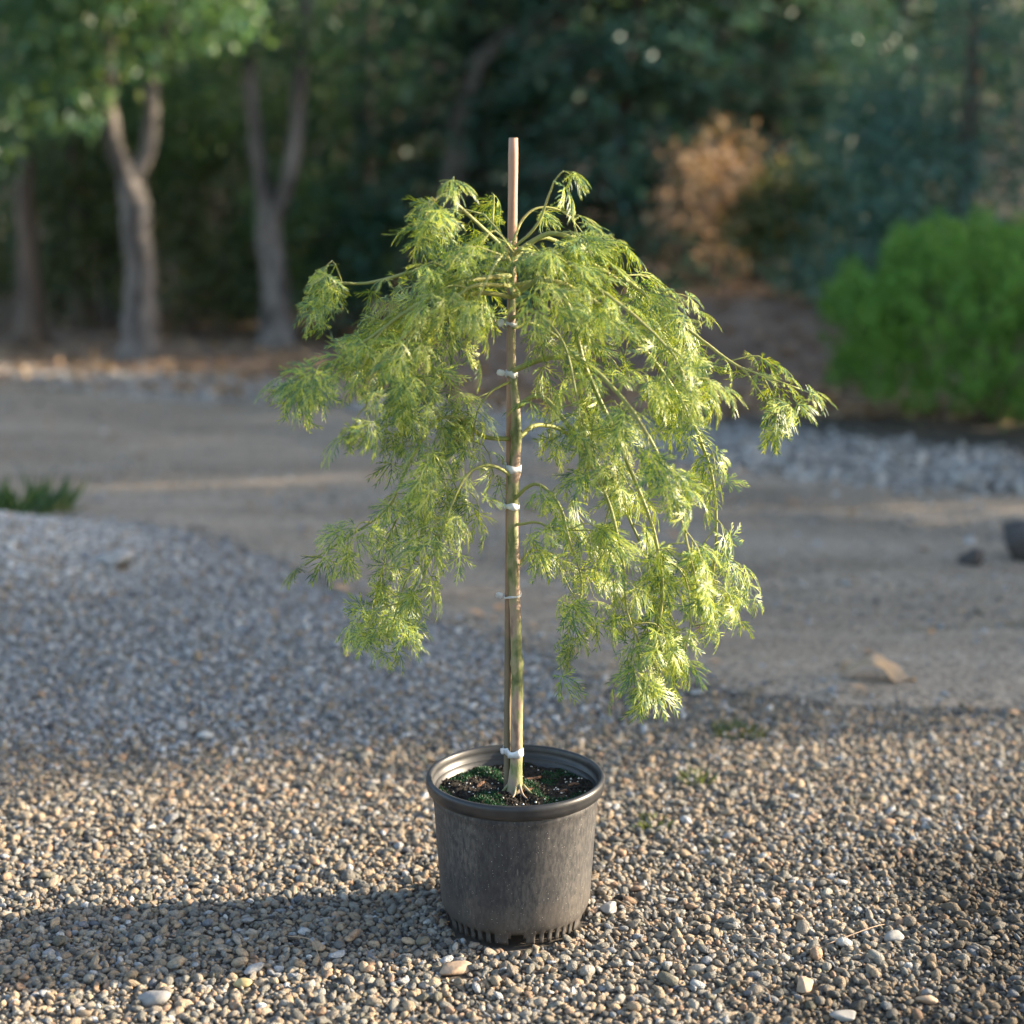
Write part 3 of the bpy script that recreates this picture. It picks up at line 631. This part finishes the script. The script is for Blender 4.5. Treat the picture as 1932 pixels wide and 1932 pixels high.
for bi, (pts, r0, t0, sp) in enumerate(BR):
    W3 = np.array([at(q[0], q[1], q[2] * 0.58) for q in pts]); Ltot = np.linalg.norm(np.diff(W3, axis=0), axis=1).sum()
    n = max(16, int(Ltot / 0.012)); P = spline(W3, n); P[1:] += np.cumsum(rng.normal(0, 0.0007, (n - 1, 3)), 0) * 0.6
    tt_ = np.linspace(0, 1, n); mb = MB(); mb.add(tube(P - MO, r0 * (1 - 0.8 * tt_) + 0.0005, 7, rough=0.03))
    T = unit(np.gradient(P, axis=0)); step = 0.031 * sp; s = t0 * Ltot; side = 1
    while s < Ltot:
        f = s / Ltot * (n - 1); i = min(int(f), n - 1); p = P[i]; t = T[i]
        lat = unit(np.cross(t, UPV) * side + rng.normal(0, 0.55, 3) + np.array([0, 0, 0.15])); side = -side
        fr = s / Ltot
        if rng.random() < 0.55:      # twig with a few leaves
            tl = rng.uniform(0.05, 0.14) * (1.0 - 0.4 * fr)
            e = p + unit(lat * 0.75 + t * 0.55) * tl * 0.55 + UPV * 0.006; e2 = e + unit(lat * 0.45 + t * 0.5 - UPV * 0.65) * tl * 0.5
            Q = spline(np.array([p, e, e2]), 7); mb.add(tube(Q - MO, np.linspace(0.0014, 0.0006, 7), 5))
            for u in (0.45, 0.75, 1.0):
                qq = Q[min(int(u * 6), 6)]
                for sd in (-1, 1) if u < 1 else ((0,) if rng.random() < 0.6 else (-1, 1)):
                    if rng.random() < 0.12: continue
                    d2 = unit(lat * 0.5 + t * 0.45 + np.cross(lat, t) * sd * 0.8 - UPV * rng.uniform(0.1, 0.75) + rng.normal(0, 0.3, 3))
                    put_leaf(bi, qq, d2, UPV * 0.8 + lat * 0.5 + np.array([0.15, -0.35, 0]), rng.uniform(0.7, 1.08))
        else:
            d2 = unit(lat * 0.8 + t * 0.4 - UPV * rng.uniform(0.2, 0.8))
            put_leaf(bi, p, d2, UPV * 0.8 + lat * 0.5 + np.array([0.1, -0.35, 0]), rng.uniform(0.75, 1.1))
        s += step * rng.uniform(0.7, 1.3)
    for _ in range(3):
        put_leaf(bi, P[-1], unit(T[-1] * [1, 1, 0.3] - UPV * 0.35 + rng.normal(0, 0.45, 3)), UPV + np.array([0, -0.3, 0]), rng.uniform(0.7, 1.0))
    branch_objs.append(obj('branch', mb.mesh('maple_branch'), M['twig'], maple))
# the 300 leaves nearest the camera are objects of their own, the rest one mass
order = np.argsort([np.linalg.norm(l[1] - CAM) - 0.02 * l[5] for l in leaf_list]); solo = set(order[:300].tolist())
from mathutils import Matrix
Vs, Fs_, off = [], [], 0
for k, (bi, p, a, nn, v, sc) in enumerate(leaf_list):
    b = np.cross(nn, a); Mx = np.column_stack([a, b, nn]) * sc * 0.88
    if k in solo:
        o = obj('leaf', LEAF_MESH[v], None, branch_objs[bi])
        o.matrix_local = Matrix([[*Mx[0], p[0] - MO[0]], [*Mx[1], p[1] - MO[1]], [*Mx[2], p[2] - MO[2]], [0, 0, 0, 1]])
    else:
        V, F = LEAVES[v]; Vs.append(V @ Mx.T + p - MO); Fs_.append(F + off); off += len(V)
fo = obj('foliage', mesh_of('maple_foliage', np.vstack(Vs), np.vstack(Fs_), True), M['maple_leaf'], maple); fo['kind'] = 'stuff'

# ------------------------------------------------------------------ ties
def tie(px, py, label, band=0.009, tab=(0.014, 0.011), tabdx=-0.016, tilt=0.0, knot=False):
    z = at(px, py, 0.0)[2]; ti = np.argmin(np.abs(TP[:, 2] - z)); si = np.argmin(np.abs(SP[:, 2] - z))
    c0, c1 = TP[ti], SP[si]; r0 = trad[ti] + 0.0005; r1 = rad[min(si, 43)] + 0.0005
    cx, cyy = (c0[0] + c1[0]) / 2, (c0[1] + c1[1]) / 2
    a = np.arange(40) * 2 * math.pi / 40; D = np.column_stack([np.cos(a), np.sin(a)])
    rs = np.maximum(D @ (c0[:2] - [cx, cyy]) + r0, D @ (c1[:2] - [cx, cyy]) + r1)
    V = []; F = []
    for (dr, dz) in ((0, -band / 2), (0.0007, -band / 2), (0.0007, band / 2), (0, band / 2)):
        for j in range(40): V.append((D[j, 0] * (rs[j] + dr), D[j, 1] * (rs[j] + dr), dz * (1 + 0.25 * math.sin(j * 0.7 + px)) + tilt * D[j, 0] * rs[j] + 0.0012 * math.sin(j * 0.45 + py)))
    for q in range(4):
        for j in range(40): F.append((q * 40 + j, q * 40 + (j + 1) % 40, ((q + 1) % 4) * 40 + (j + 1) % 40, ((q + 1) % 4) * 40 + j))
    t = thing('plant_tie', label, 'plant tie', (cx, cyy, z), 'white ties holding the trunk to the stake')
    obj('band', mesh_of('tie_band', V, F, True), M['tie'], t)
    if tab:
        bm = bmesh.new(); bmesh.ops.create_cube(bm, size=1); bmesh.ops.bevel(bm, geom=bm.edges[:], offset=0.16, segments=2, affect='EDGES')
        m = bpy.data.meshes.new('tie_tab'); bm.to_mesh(m); bm.free(); m.polygons.foreach_set('use_smooth', np.ones(len(m.polygons), bool))
        o = obj('tab', m, M['tie'], t, loc=(float(-rs[20] + tabdx * 0.55), -0.005, 0.002)); o.scale = (tab[0] * 0.85, 0.0028, tab[1] * 0.8); o.rotation_euler = (0.2, 0.25 * (1 if knot else -1), 0.3)
tie(966, 612, 'topmost white tie on the trunk, small tab up under the dense crown', band=0.006, tab=(0.011, 0.015))
tie(966, 706, 'white tie second from the top, where a right-hand branch leaves the trunk', band=0.010, tab=(0.016, 0.012), knot=True)
tie(968, 884, 'white band tie third from the top, without a tab, at mid trunk', band=0.011, tab=None, tilt=-0.12)
tie(966, 956, 'white tie with square tab, just below the bare band tie at mid trunk', band=0.010, tab=(0.014, 0.012))
tie(968, 1126, 'white tie with slanting tab, lowest of the ties among the leaves', band=0.0035, tab=(0.014, 0.012), tilt=0.25, knot=True)
tie(970, 1418, 'white tape tie just above the pot, lowest of all', band=0.013, tab=(0.007, 0.014), tabdx=-0.004)

# ------------------------------------------------------------------ small things on the ground
def dry_stem(pts, label, r=0.0011):
    P = spline(np.array([on_ground(*q) + np.array([0, 0, 0.013 + 0.006 * math.sin(k * 2.1)]) for k, q in enumerate(pts)]), 20)
    tag(obj('dry_stem', mesh_of('dry_stem', *tube(P, np.linspace(r, r * 0.5, 20), 6), True), sm_tan), label, 'twig')
dry_stem([(545, 1780), (585, 1792), (603, 1815), (612, 1842)], 'thin curved dry stem lying in the pot shadow')
dry_stem([(1165, 1712), (1200, 1738), (1240, 1765)], 'thin dry stem lying right of the pot by the pale stone')
dry_stem([(1380, 1860), (1440, 1882), (1455, 1900)], 'short dry stem on the sunlit gravel at lower right')
dry_stem([(1560, 1795), (1640, 1770), (1668, 1752)], 'straight grey dry stem among the gravel far right of the pot')

p = on_ground(1655, 1292); V = []; F = []
nu, nv = 17, 9
for i in range(nu):
    u = i / (nu - 1); w = 0.030 * math.sin(math.pi * u ** 0.8) * (1 + 0.35 * math.sin(u * 19)) + 0.001
    for j in range(nv):
        v = j / (nv - 1) * 2 - 1
        V.append(((u - 0.5) * 0.115, v * w * 0.8, 0.042 * math.exp(-((u - 0.42) / 0.22) ** 2) * (1 - 0.5 * v * v) + 0.012 * abs(v) ** 1.5 + 0.006 * math.sin(u * 9 + v * 2)))
for i in range(nu - 1):
    for j in range(nv - 1): F.append((i * nv + j, i * nv + j + 1, (i + 1) * nv + j + 1, (i + 1) * nv + j))
o = obj('dead_leaf', mesh_of('dead_leaf', V, F, True), M['tan_leaf'], loc=(p[0], p[1], p[2] + 0.018)); o.rotation_euler = (0.15, 0.12, -0.25); o.scale = (1.65, 1.65, 1.5)
o.modifiers.new('t', 'SOLIDIFY').thickness = 0.0008
tag(o, 'curled tan dead leaf lying on the driveway at right', 'leaf')

def tuft(name, px, py, n, h, spread, mat, label, cat, wide=0.004, flat=0.5):
    p = on_ground(px, py); a = rng.uniform(0, 6.28, n); rr_ = spread * np.sqrt(rng.random(n))
    P = np.column_stack([p[0] + rr_ * np.cos(a), p[1] + rr_ * np.sin(a), 0 * a]); P[:, 2] = gh(P[:, 0], P[:, 1])
    A = np.column_stack([np.cos(a) * flat, np.sin(a) * flat, np.ones(n)]) + rng.normal(0, 0.35, (n, 3))
    V, F = leaf_cloud(P, A, sphere_dirs(n), rng.uniform(0.2, 1, n) * h, wide * rng.uniform(0.7, 1.3, n), 0.15)
    V -= p
    tag(obj(name, mesh_of(name, V, F), mat, loc=tuple(p)), label, cat)
tuft('grass_tuft', 15, 975, 300, 0.2, 0.24, M['grass'], 'green grass tuft at the left edge beside the gravel mound', 'grass tuft', 0.008)
tuft('weed', 1232, 1560, 70, 0.028, 0.03, M['weed'], 'small dark green weed in the gravel right of the pot', 'weed', 0.006, 0.9)
tuft('weed', 1390, 1385, 220, 0.03, 0.06, M['under'], 'low brownish weed at the edge of the driveway right of the tree', 'weed', 0.006, 0.9)
tuft('weed', 1312, 1478, 45, 0.045, 0.03, M['weed'], 'thin pale green weed sprig right of the pot rim', 'weed', 0.005, 0.8)

# ------------------------------------------------------------------ woodland behind
def crown_mesh(name, clumps, n, L, mat, droop=0.3, aspect=0.5, shell=0.55):
    """clumps: rows of (x, y, z, rx, rz)"""
    C = np.array(clumps, float); w = C[:, 3] ** 2 * C[:, 4]; ci = rng.choice(len(C), n, p=w / w.sum())
    d = sphere_dirs(n); rad_ = rng.random(n) ** (1 / 3) * (1 - shell) + shell * rng.random(n) ** 0.4
    lump = 1 + 0.22 * np.sin(d[:, 0] * 5 + ci) * np.sin(d[:, 1] * 6 + ci * 2) + 0.15 * np.sin(d[:, 2] * 9 + ci * 3)
    P = C[ci, :3] + d * (rad_ * lump)[:, None] * np.column_stack([C[ci, 3], C[ci, 3], C[ci, 4]])
    A = d * 0.7 + rng.normal(0, 0.5, (n, 3)) - np.array([0, 0, droop]); N = d + rng.normal(0, 0.6, (n, 3)) + np.array([0, 0, 0.5])
    ls = L * rng.uniform(0.6, 1.3, n)
    return mesh_of(name, *leaf_cloud(P, A, N, ls, ls * aspect))

def broad_tree(label, base, stems, clumps, nleaf, L, bark, leafm, group='trees along the woodland edge', name='woodland_tree', cat='tree'):
    """stems: list of (points, r0, r1) in world space, the first one is the trunk"""
    b = np.array(base, float); t = thing(name, label, cat, b, group)
    for k, (pts, r0, r1) in enumerate(stems):
        P = spline(np.array(pts, float), 22) - b; f = np.linspace(0, 1, 22); rr_ = r0 + (r1 - r0) * f
        if k == 0: rr_ = rr_ * (1 + 0.8 * np.exp(-f * 10))
        P[1:-1] += rng.normal(0, r0 * 0.06, (20, 3))
        obj('trunk' if k == 0 else 'limb', mesh_of('tree_stem', *tube(P, rr_, 12, rough=0.07), True), bark, t)
    C = np.array(clumps, float); C[:, :3] -= b
    obj('crown', crown_mesh('tree_crown', C, nleaf, L, leafm), leafm, t)
    return t

def gp(px, y):      # ground point below picture column px at depth y
    d = (y - CAM[1]); x = CAM[0] + (px - W0 / 2) / FPX * d * 1.0
    return np.array([x, y, float(gh(x, y)) - 0.05])

def clump_set(c, n, spread, zlo, zhi, r):
    return [(c[0] + rng.normal(0, spread), c[1] + rng.normal(0, spread), rng.uniform(zlo, zhi), r * rng.uniform(0.7, 1.2), r * rng.uniform(0.5, 0.9)) for _ in range(n)]

b1 = gp(265, 10.2)
broad_tree('pale grey forked tree trunk nearest the driveway at left', b1,
  [([b1, at(264, 560, 10.2), at(258, 430, 10.2), at(246, 345, 10.2)], 0.135, 0.11),
   ([at(247, 350, 10.2), at(218, 275, 10.2), at(203, 195, 10.2), at(205, 80, 10.2), at(190, -120, 10.3), at(230, -500, 10.4)], 0.085, 0.04),
   ([at(250, 352, 10.22), at(283, 262, 10.3), at(290, 150, 10.4), at(330, 0, 10.5), at(420, -300, 10.7)], 0.075, 0.04)],
  clump_set((b1[0] - 0.2, 10.3), 9, 0.9, 2.7, 5.6, 0.75) + [(-3.4, 9.6, 2.75, 0.6, 0.38), (-3.9, 9.8, 2.4, 0.6, 0.5), (-2.3, 9.7, 2.9, 0.5, 0.3), (-4.2, 10.1, 1.9, 0.5, 0.45), (-3.5, 9.9, 2.1, 0.45, 0.35), (-2.9, 9.8, 2.5, 0.4, 0.3), (-4.3, 9.5, 2.8, 0.5, 0.4), (-3.1, 9.3, 2.95, 0.7, 0.3), (-2.2, 9.6, 2.6, 0.4, 0.25)], 18000, 0.085, M['bark_grey'], M['broad'])
b2 = gp(522, 11.2)
broad_tree('grey double-stemmed tree behind the left side of the maple', b2,
  [([b2, at(520, 540, 11.2), at(512, 470, 11.2), at(508, 420, 11.2)], 0.13, 0.11),
   ([at(507, 425, 11.2), at(490, 310, 11.2), at(475, 180, 11.2), at(462, 0, 11.2), at(440, -300, 11.3)], 0.085, 0.04),
   ([at(512, 425, 11.2), at(548, 330, 11.15), at(563, 210, 11.1), at(572, 70, 11.1), at(585, -100, 11.1), at(640, -400, 11.2)], 0.085, 0.045)],
  clump_set((b2[0], 11.4), 9, 0.9, 3.2, 6.2, 0.8) + [(-1.9, 11.9, 2.9, 0.6, 0.4), (-0.9, 11.2, 3.0, 0.6, 0.4), (-2.3, 11.0, 2.75, 0.5, 0.3), (-1.6, 10.9, 2.8, 0.5, 0.35), (-1.1, 11.1, 2.4, 0.45, 0.3), (-2.7, 11.2, 2.4, 0.35, 0.25)], 12000, 0.085, M['bark_grey'], M['broad'])
for px, y, h, r, lab, lean in [(165, 13.4, 6.0, 0.075, 'slim pale trunk between the forked tree and the brown one at far left', -0.15),
                               (62, 11.8, 5.5, 0.10, 'brown trunk standing at the far left edge of the wood', 0.2),
                               (225, 13.9, 6.5, 0.11, 'dark straight trunk in the shade behind the forked tree', -0.1),
                               (690, 14.2, 7.0, 0.13, 'dark trunk behind the upper left of the maple', 0.15),
                               (380, 16.5, 7.0, 0.10, 'thin dark trunk deep in the wood between the two grey trees', 0.1)]:
    b = gp(px, y)
    broad_tree(lab, b, [([b, b + [lean * 0.3, 0, h * 0.4], b + [lean, 0.1, h * 0.8]], r, r * 0.5), ([b + [lean * 0.5, 0, h * 0.5], b + [lean - 0.5, 0.1, h * 0.7], b + [lean - 0.9, 0, h * 0.85]], r * 0.5, r * 0.25)],
      clump_set((b[0], b[1]), 9, 0.85, b[2] + 2.4, b[2] + h, 0.75), 6000, 0.09, M['bark_brown'] if px in (62, 165) else M['bark_grey'], M['broad'])
# leaning tree whose bare stem crosses the top of the frame
b = gp(815, 12.2)
broad_tree('leaning bare-stemmed tree slanting up behind the stake', b, [([b, at(880, 190, 12.1), at(930, 92, 12.0), at(1000, 45, 11.9), at(1085, 2, 11.8), at(1250, -110, 11.8), at(1500, -330, 11.8)], 0.10, 0.05), ([at(1250, -110, 11.8), at(1230, -250, 12), at(1260, -420, 12)], 0.05, 0.03)],
      [(1.6, 12.0, 5.4, 0.9, 0.6), (0.9, 12.2, 5.8, 0.8, 0.6), (2.3, 11.8, 5.2, 0.8, 0.6), (1.5, 12.6, 4.7, 0.7, 0.5)], 4500, 0.09, M['bark_grey'], M['broad'])

def conifer(label, base, h, r, n, mat, L=0.13, name='conifer_tree', z0=0.3, group='conifers behind the maple', whorl=0.3):
    b = np.array(base, float); t = thing(name, label, 'tree', b, group)
    P = spline(np.array([(0, 0, 0), (0.05, 0, h * 0.5), (0, 0.03, h)]), 20); obj('trunk', mesh_of('conifer_trunk', *tube(P, np.linspace(0.13, 0.015, 20), 10), True), M['bark_brown'], t)
    tiers = np.arange(z0, h - 0.2, whorl); Ps, As, Ns = [], [], []; mb = MB(); per = n // max(len(tiers) * 14, 1)
    for z in tiers:
        for k in range(14):
            a = rng.uniform(0, 6.28); rl_ = r * (1 - z / h) ** 0.75 * rng.uniform(0.7, 1.15) + 0.12
            d = np.array([math.cos(a), math.sin(a), 0]); s = np.array([-d[1], d[0], 0]); zz = z + rng.normal(0, 0.1)
            Q = spline(np.array([(0, 0, zz), d * rl_ * 0.55 + [0, 0, zz + 0.06], d * rl_ + [0, 0, zz - 0.16 * rl_]]), 8); mb.add(tube(Q, np.linspace(0.02, 0.005, 8), 5))
            u = rng.random(per) ** 0.7; base_ = Q[(u * 7).astype(int)]; w = rng.normal(0, 0.16, per) * (0.4 + 0.8 * rl_) * (1.1 - 0.5 * u)
            Ps.append(base_ + s * w[:, None] + np.column_stack([rng.normal(0, 0.03, (per, 2)), rng.normal(0, 0.05, per) - np.abs(w) * 0.25]))
            As.append(d * 0.8 + s * np.sign(w)[:, None] * 0.7 + rng.normal(0, 0.3, (per, 3)) - [0, 0, 0.25]); Ns.append(rng.normal(0, 0.4, (per, 3)) + [0, 0, 1])
    obj('limbs', mb.mesh('conifer_limbs'), M['bark_brown'], t)
    Ps = np.vstack(Ps); ls = L * rng.uniform(0.6, 1.3, len(Ps))
    obj('crown', mesh_of('conifer_crown', *leaf_cloud(Ps, np.vstack(As), np.vstack(Ns), ls, ls * 0.34)), mat, t); return t

conifer('dark conifer directly behind the wooden stake', gp(900, 13.0), 5.8, 1.9, 24000, M['conifer'])
conifer('wide dark conifer behind the right side of the maple', gp(1180, 12.0), 5.8, 1.8, 24000, M['conifer'])
conifer('dark conifer between the maple and the bright bush', gp(1430, 12.6), 5.6, 1.6, 18000, M['conifer'], z0=1.0)
conifer('tall conifer far behind the gap left of the stake', gp(740, 15.5), 8.0, 2.0, 14000, M['conifer'])
conifer('tall conifer far behind the bright bush', gp(1660, 14.5), 8.0, 1.9, 15000, M['conifer'])

# blue-green evergreens at the right edge
for px, y, h, rx, lab in [(1800, 8.7, 4.6, 0.95, 'blue-green evergreen rising right behind the bright bush'), (2080, 8.2, 4.6, 0.95, 'blue-green evergreen at the right edge of the frame'), (1640, 9.6, 2.1, 0.62, 'low dark evergreen left behind the bright bush')]:
    b = gp(px, y); t = thing('evergreen_tree', lab, 'tree', b, 'evergreens behind the bush')
    obj('trunk', mesh_of('evergreen_trunk', *tube(spline(np.array([(0, 0, 0), (0.03, 0.02, h * 0.5), (0, 0, h * 0.9)]), 12), np.linspace(0.09, 0.015, 12), 9), True), M['bark_brown'], t)
    cl = [(rng.normal(0, 0.35 * rx), rng.normal(0, 0.35 * rx), z, rx * (1.05 - 0.6 * z / h) * rng.uniform(0.6, 0.85), 0.32) for z in np.arange(0.25, h, 0.13)]
    obj('crown', crown_mesh('evergreen_crown', cl, int(3600 * h), 0.06, M['juniper'], droop=0.5, aspect=0.4), M['juniper'], t)

# bright round bush
b = gp(1868, 6.3); b[2] = float(gh(b[0], b[1])) - 0.02
t = thing('round_bush', 'bright green rounded bush beside the driveway at right', 'bush', b)
mb = MB()
for k in range(9):
    a = k * 0.7; mb.add(tube(spline(np.array([(0.03 * math.cos(a), 0.03 * math.sin(a), 0), (0.18 * math.cos(a), 0.18 * math.sin(a), 0.35), (0.5 * math.cos(a), 0.5 * math.sin(a), 0.85)]), 8), np.linspace(0.018, 0.005, 8), 6))
obj('stems', mb.mesh('bush_stems'), M['bark_brown'], t)
ks = 760; d = sphere_dirs(ks); d[:, 2] = np.abs(d[:, 2]) * np.where(rng.random(ks) < 0.3, -0.75, 1)
lump = 1 + 0.10 * np.sin(d[:, 0] * 7 + 1) * np.sin(d[:, 2] * 6) + rng.normal(0, 0.05, ks)
C = d * (rng.uniform(0.72, 0.95, ks) * lump)[:, None] * [0.9, 0.82, 0.6] + [0, 0, 0.52]; C[:, :2] *= np.where(d[:, 2] < 0.1, np.minimum(0.97 / np.maximum(np.hypot(d[:, 0], d[:, 1]), 0.3), 1.5), 1.0)[:, None]; C[:, 2] = np.maximum(C[:, 2], 0.06)
per = 84; n = ks * per; ci = np.repeat(np.arange(ks), per); ax = unit(d + [0, 0, 0.9] + rng.normal(0, 0.25, (ks, 3)))
u = rng.random(n); ln = rng.uniform(0.07, 0.17, ks)
P = C[ci] + ax[ci] * (u * ln[ci])[:, None] + rng.normal(0, 1, (n, 3)) * (0.042 * (1.15 - u))[:, None]; P[:, 2] = np.maximum(P[:, 2], 0.03)
A = ax[ci] * 0.7 + rng.normal(0, 0.45, (n, 3)); ls = 0.031 * rng.uniform(0.6, 1.4, n)
obj('foliage', mesh_of('bush_foliage', *leaf_cloud(P, A, d[ci] + rng.normal(0, 0.6, (n, 3)), ls, ls * 0.42)), M['bush'], t)

# understory shrubs
for k, (px, y, h, r, mat, lab) in enumerate([
    (110, 13.6, 2.4, 1.2, 'under', 'dark shrub in the wood at far left'), (370, 12.9, 1.7, 0.9, 'under', 'olive shrub between the two grey trees'),
    (450, 15.4, 3.0, 1.6, 'under', 'tall olive thicket deep between the grey trees'), (625, 12.6, 1.6, 0.8, 'broad', 'shrub just right of the double-stemmed tree'),
    (680, 15.0, 3.0, 1.5, 'broad', 'dark thicket far behind the left of the stake'), (20, 15.5, 3.2, 1.7, 'broad', 'dense thicket at the left frame edge'),
    (250, 15.2, 3.2, 1.7, 'broad', 'tall thicket far behind the forked tree'), (1345, 10.6, 1.5, 0.7, 'dry_leaf', 'brown dried-up shrub on the bank right of the maple'),
    (1500, 9.9, 1.1, 0.6, 'under', 'low tan shrub on the bank left of the bright bush'), (1050, 18.0, 3.5, 1.8, 'broad', 'thicket far behind the stake'),
    (1420, 18.0, 3.5, 1.9, 'broad', 'thicket far behind the conifers at right')]):
    b = gp(px, y); t = thing('shrub', lab, 'shrub', b, 'understory shrubs')
    mb = MB()
    for q in range(6):
        a = rng.uniform(0, 6.28); mb.add(tube(spline(np.array([(0, 0, 0), (0.2 * r * math.cos(a), 0.2 * r * math.sin(a), h * 0.45), (0.6 * r * math.cos(a), 0.6 * r * math.sin(a), h * 0.85)]), 8), np.linspace(0.025, 0.006, 8), 6))
    obj('stems', mb.mesh('shrub_stems'), M['bark_brown'], t)
    obj('foliage', crown_mesh('shrub_foliage', [(rng.normal(0, 0.4 * r), rng.normal(0, 0.4 * r), rng.uniform(0.25, 0.85) * h, r * 0.55, h * 0.24) for _ in range(9)], int((1700 if mat == 'dry_leaf' else 5200) * r), 0.085, M[mat]), M[mat], t)

# far wood on the slope, one mass
n = 26000; x = rng.uniform(-22, 24, n); y = rng.uniform(20, 34, n); P = np.column_stack([x, y, gh(x, y) + rng.random(n) ** 1.3 * 7.5])
ls = rng.uniform(0.16, 0.4, n); V, F = leaf_cloud(P, rng.normal(0, 1, (n, 3)), rng.normal(0, 0.7, (n, 3)) + [0, 0, 1], ls, ls * 0.6)
tag(obj('far_wood', mesh_of('far_wood', V, F), M['broad']), 'dark mass of far-off wood on the slope behind the trees', 'wood', kind='stuff')

# leaf litter on the bank
n = 9000; x = rng.uniform(-8, 7, n); y = bank_line(x) - 0.7 + rng.exponential(1.7, n); P = np.column_stack([x, y, gh(x, y) + rng.uniform(0.005, 0.04, n)])
ls = rng.uniform(0.06, 0.14, n); V, F = leaf_cloud(P, np.column_stack([rng.normal(0, 1, (n, 2)), rng.normal(0, 0.25, n)]), np.column_stack([rng.normal(0, 0.4, (n, 2)), np.ones(n)]), ls, ls * 0.6, 0.15)
tag(obj('leaf_litter', mesh_of('leaf_litter', V, F), M['dry_leaf']), 'brown leaf litter covering the bank under the trees', 'leaf litter', kind='stuff')

pf = drive_pts(240); n = len(pf); P = np.column_stack([pf, gh(pf[:, 0], pf[:, 1]) + 0.022]); ls = rng.uniform(0.03, 0.07, n)
V, F = leaf_cloud(P, np.column_stack([rng.normal(0, 1, (n, 2)), rng.normal(0, 0.2, n)]), np.column_stack([rng.normal(0, 0.3, (n, 2)), np.ones(n)]), ls, ls * 0.6, -0.15)
tag(obj('fallen_leaves', mesh_of('fallen_leaves', V, F), M['dry_leaf']), 'small brown fallen leaves scattered over the driveway', 'leaf litter', kind='stuff')

# ------------------------------------------------------------------ unseen row of columnar evergreens right of the frame, added to shade driveway and wood
h = 8.0; cl = [(rng.normal(0, 0.15), rng.normal(0, 0.12), z, 0.78 * min(1.0, (h - z) / 2.2 + 0.1) * rng.uniform(0.85, 1.0), 0.35) for z in np.arange(0.3, h, 0.2)]
def two_part(lo, hi, zs):
    a = crown_mesh('tmp', [c for c in cl if c[2] < zs], lo, 0.11, None, droop=-0.4, aspect=0.45); b = crown_mesh('tmp', [c for c in cl if c[2] >= zs], hi, 0.11, None, droop=-0.4, aspect=0.45)
    vv = []; ff = []; o_ = 0
    for m_ in (a, b):
        v_ = np.empty(len(m_.vertices) * 3); m_.vertices.foreach_get('co', v_); f_ = np.empty(len(m_.loops), np.int32); m_.loops.foreach_get('vertex_index', f_)
        vv.append(v_.reshape(-1, 3)); ff.append(f_.reshape(-1, 3) + o_); o_ += len(m_.vertices)
    m_ = mesh_of('columnar_crown', np.vstack(vv), np.vstack(ff)); m_.materials.append(M['juniper']); return m_
colm = two_part(26000, 8000, 5.0)
thin = two_part(15500, 600, 4.8)  # tops shaped sparse so sun flecks reach the trees at left
trm = mesh_of('columnar_trunk', *tube(spline(np.array([(0, 0, 0), (0.02, 0.02, h * 0.5), (0, 0, h * 0.95)]), 12), np.linspace(0.12, 0.015, 12), 9), True)
first = None
ord_ = ['first', 'second', 'third', 'fourth', 'fifth', 'sixth', 'seventh', 'eighth', 'ninth', 'tenth', 'eleventh']
for k in range(11):
    x = 8.2 + 0.25 * k + 0.2 * math.sin(k * 2.3); y = 3.0 + 1.22 * k; loc = (x, y, float(gh(x, y)) - 0.05)
    lab = 'tall unseen columnar evergreen added for shade right of the view, %s of its row from the near end' % ord_[k]
    if k == 7: lab = 'unseen columnar evergreen kept short to let sun through the row, right of the view'  # scaled down to open a gap for sun on the leaf litter
    if first is None:
        first = thing('shade_evergreen', lab, 'tree', loc, 'unseen row of shade evergreens'); obj('trunk', trm, M['bark_brown'], first); obj('crown', colm, None, first)
    else:
        c = copy_tree(first, loc, lab, k * 1.3, 0.35 if k == 7 else 0.92 + 0.12 * math.sin(k * 1.9))
        if k > 1:
            for ch in c.children:
                if ch.data == colm: ch.data = thin
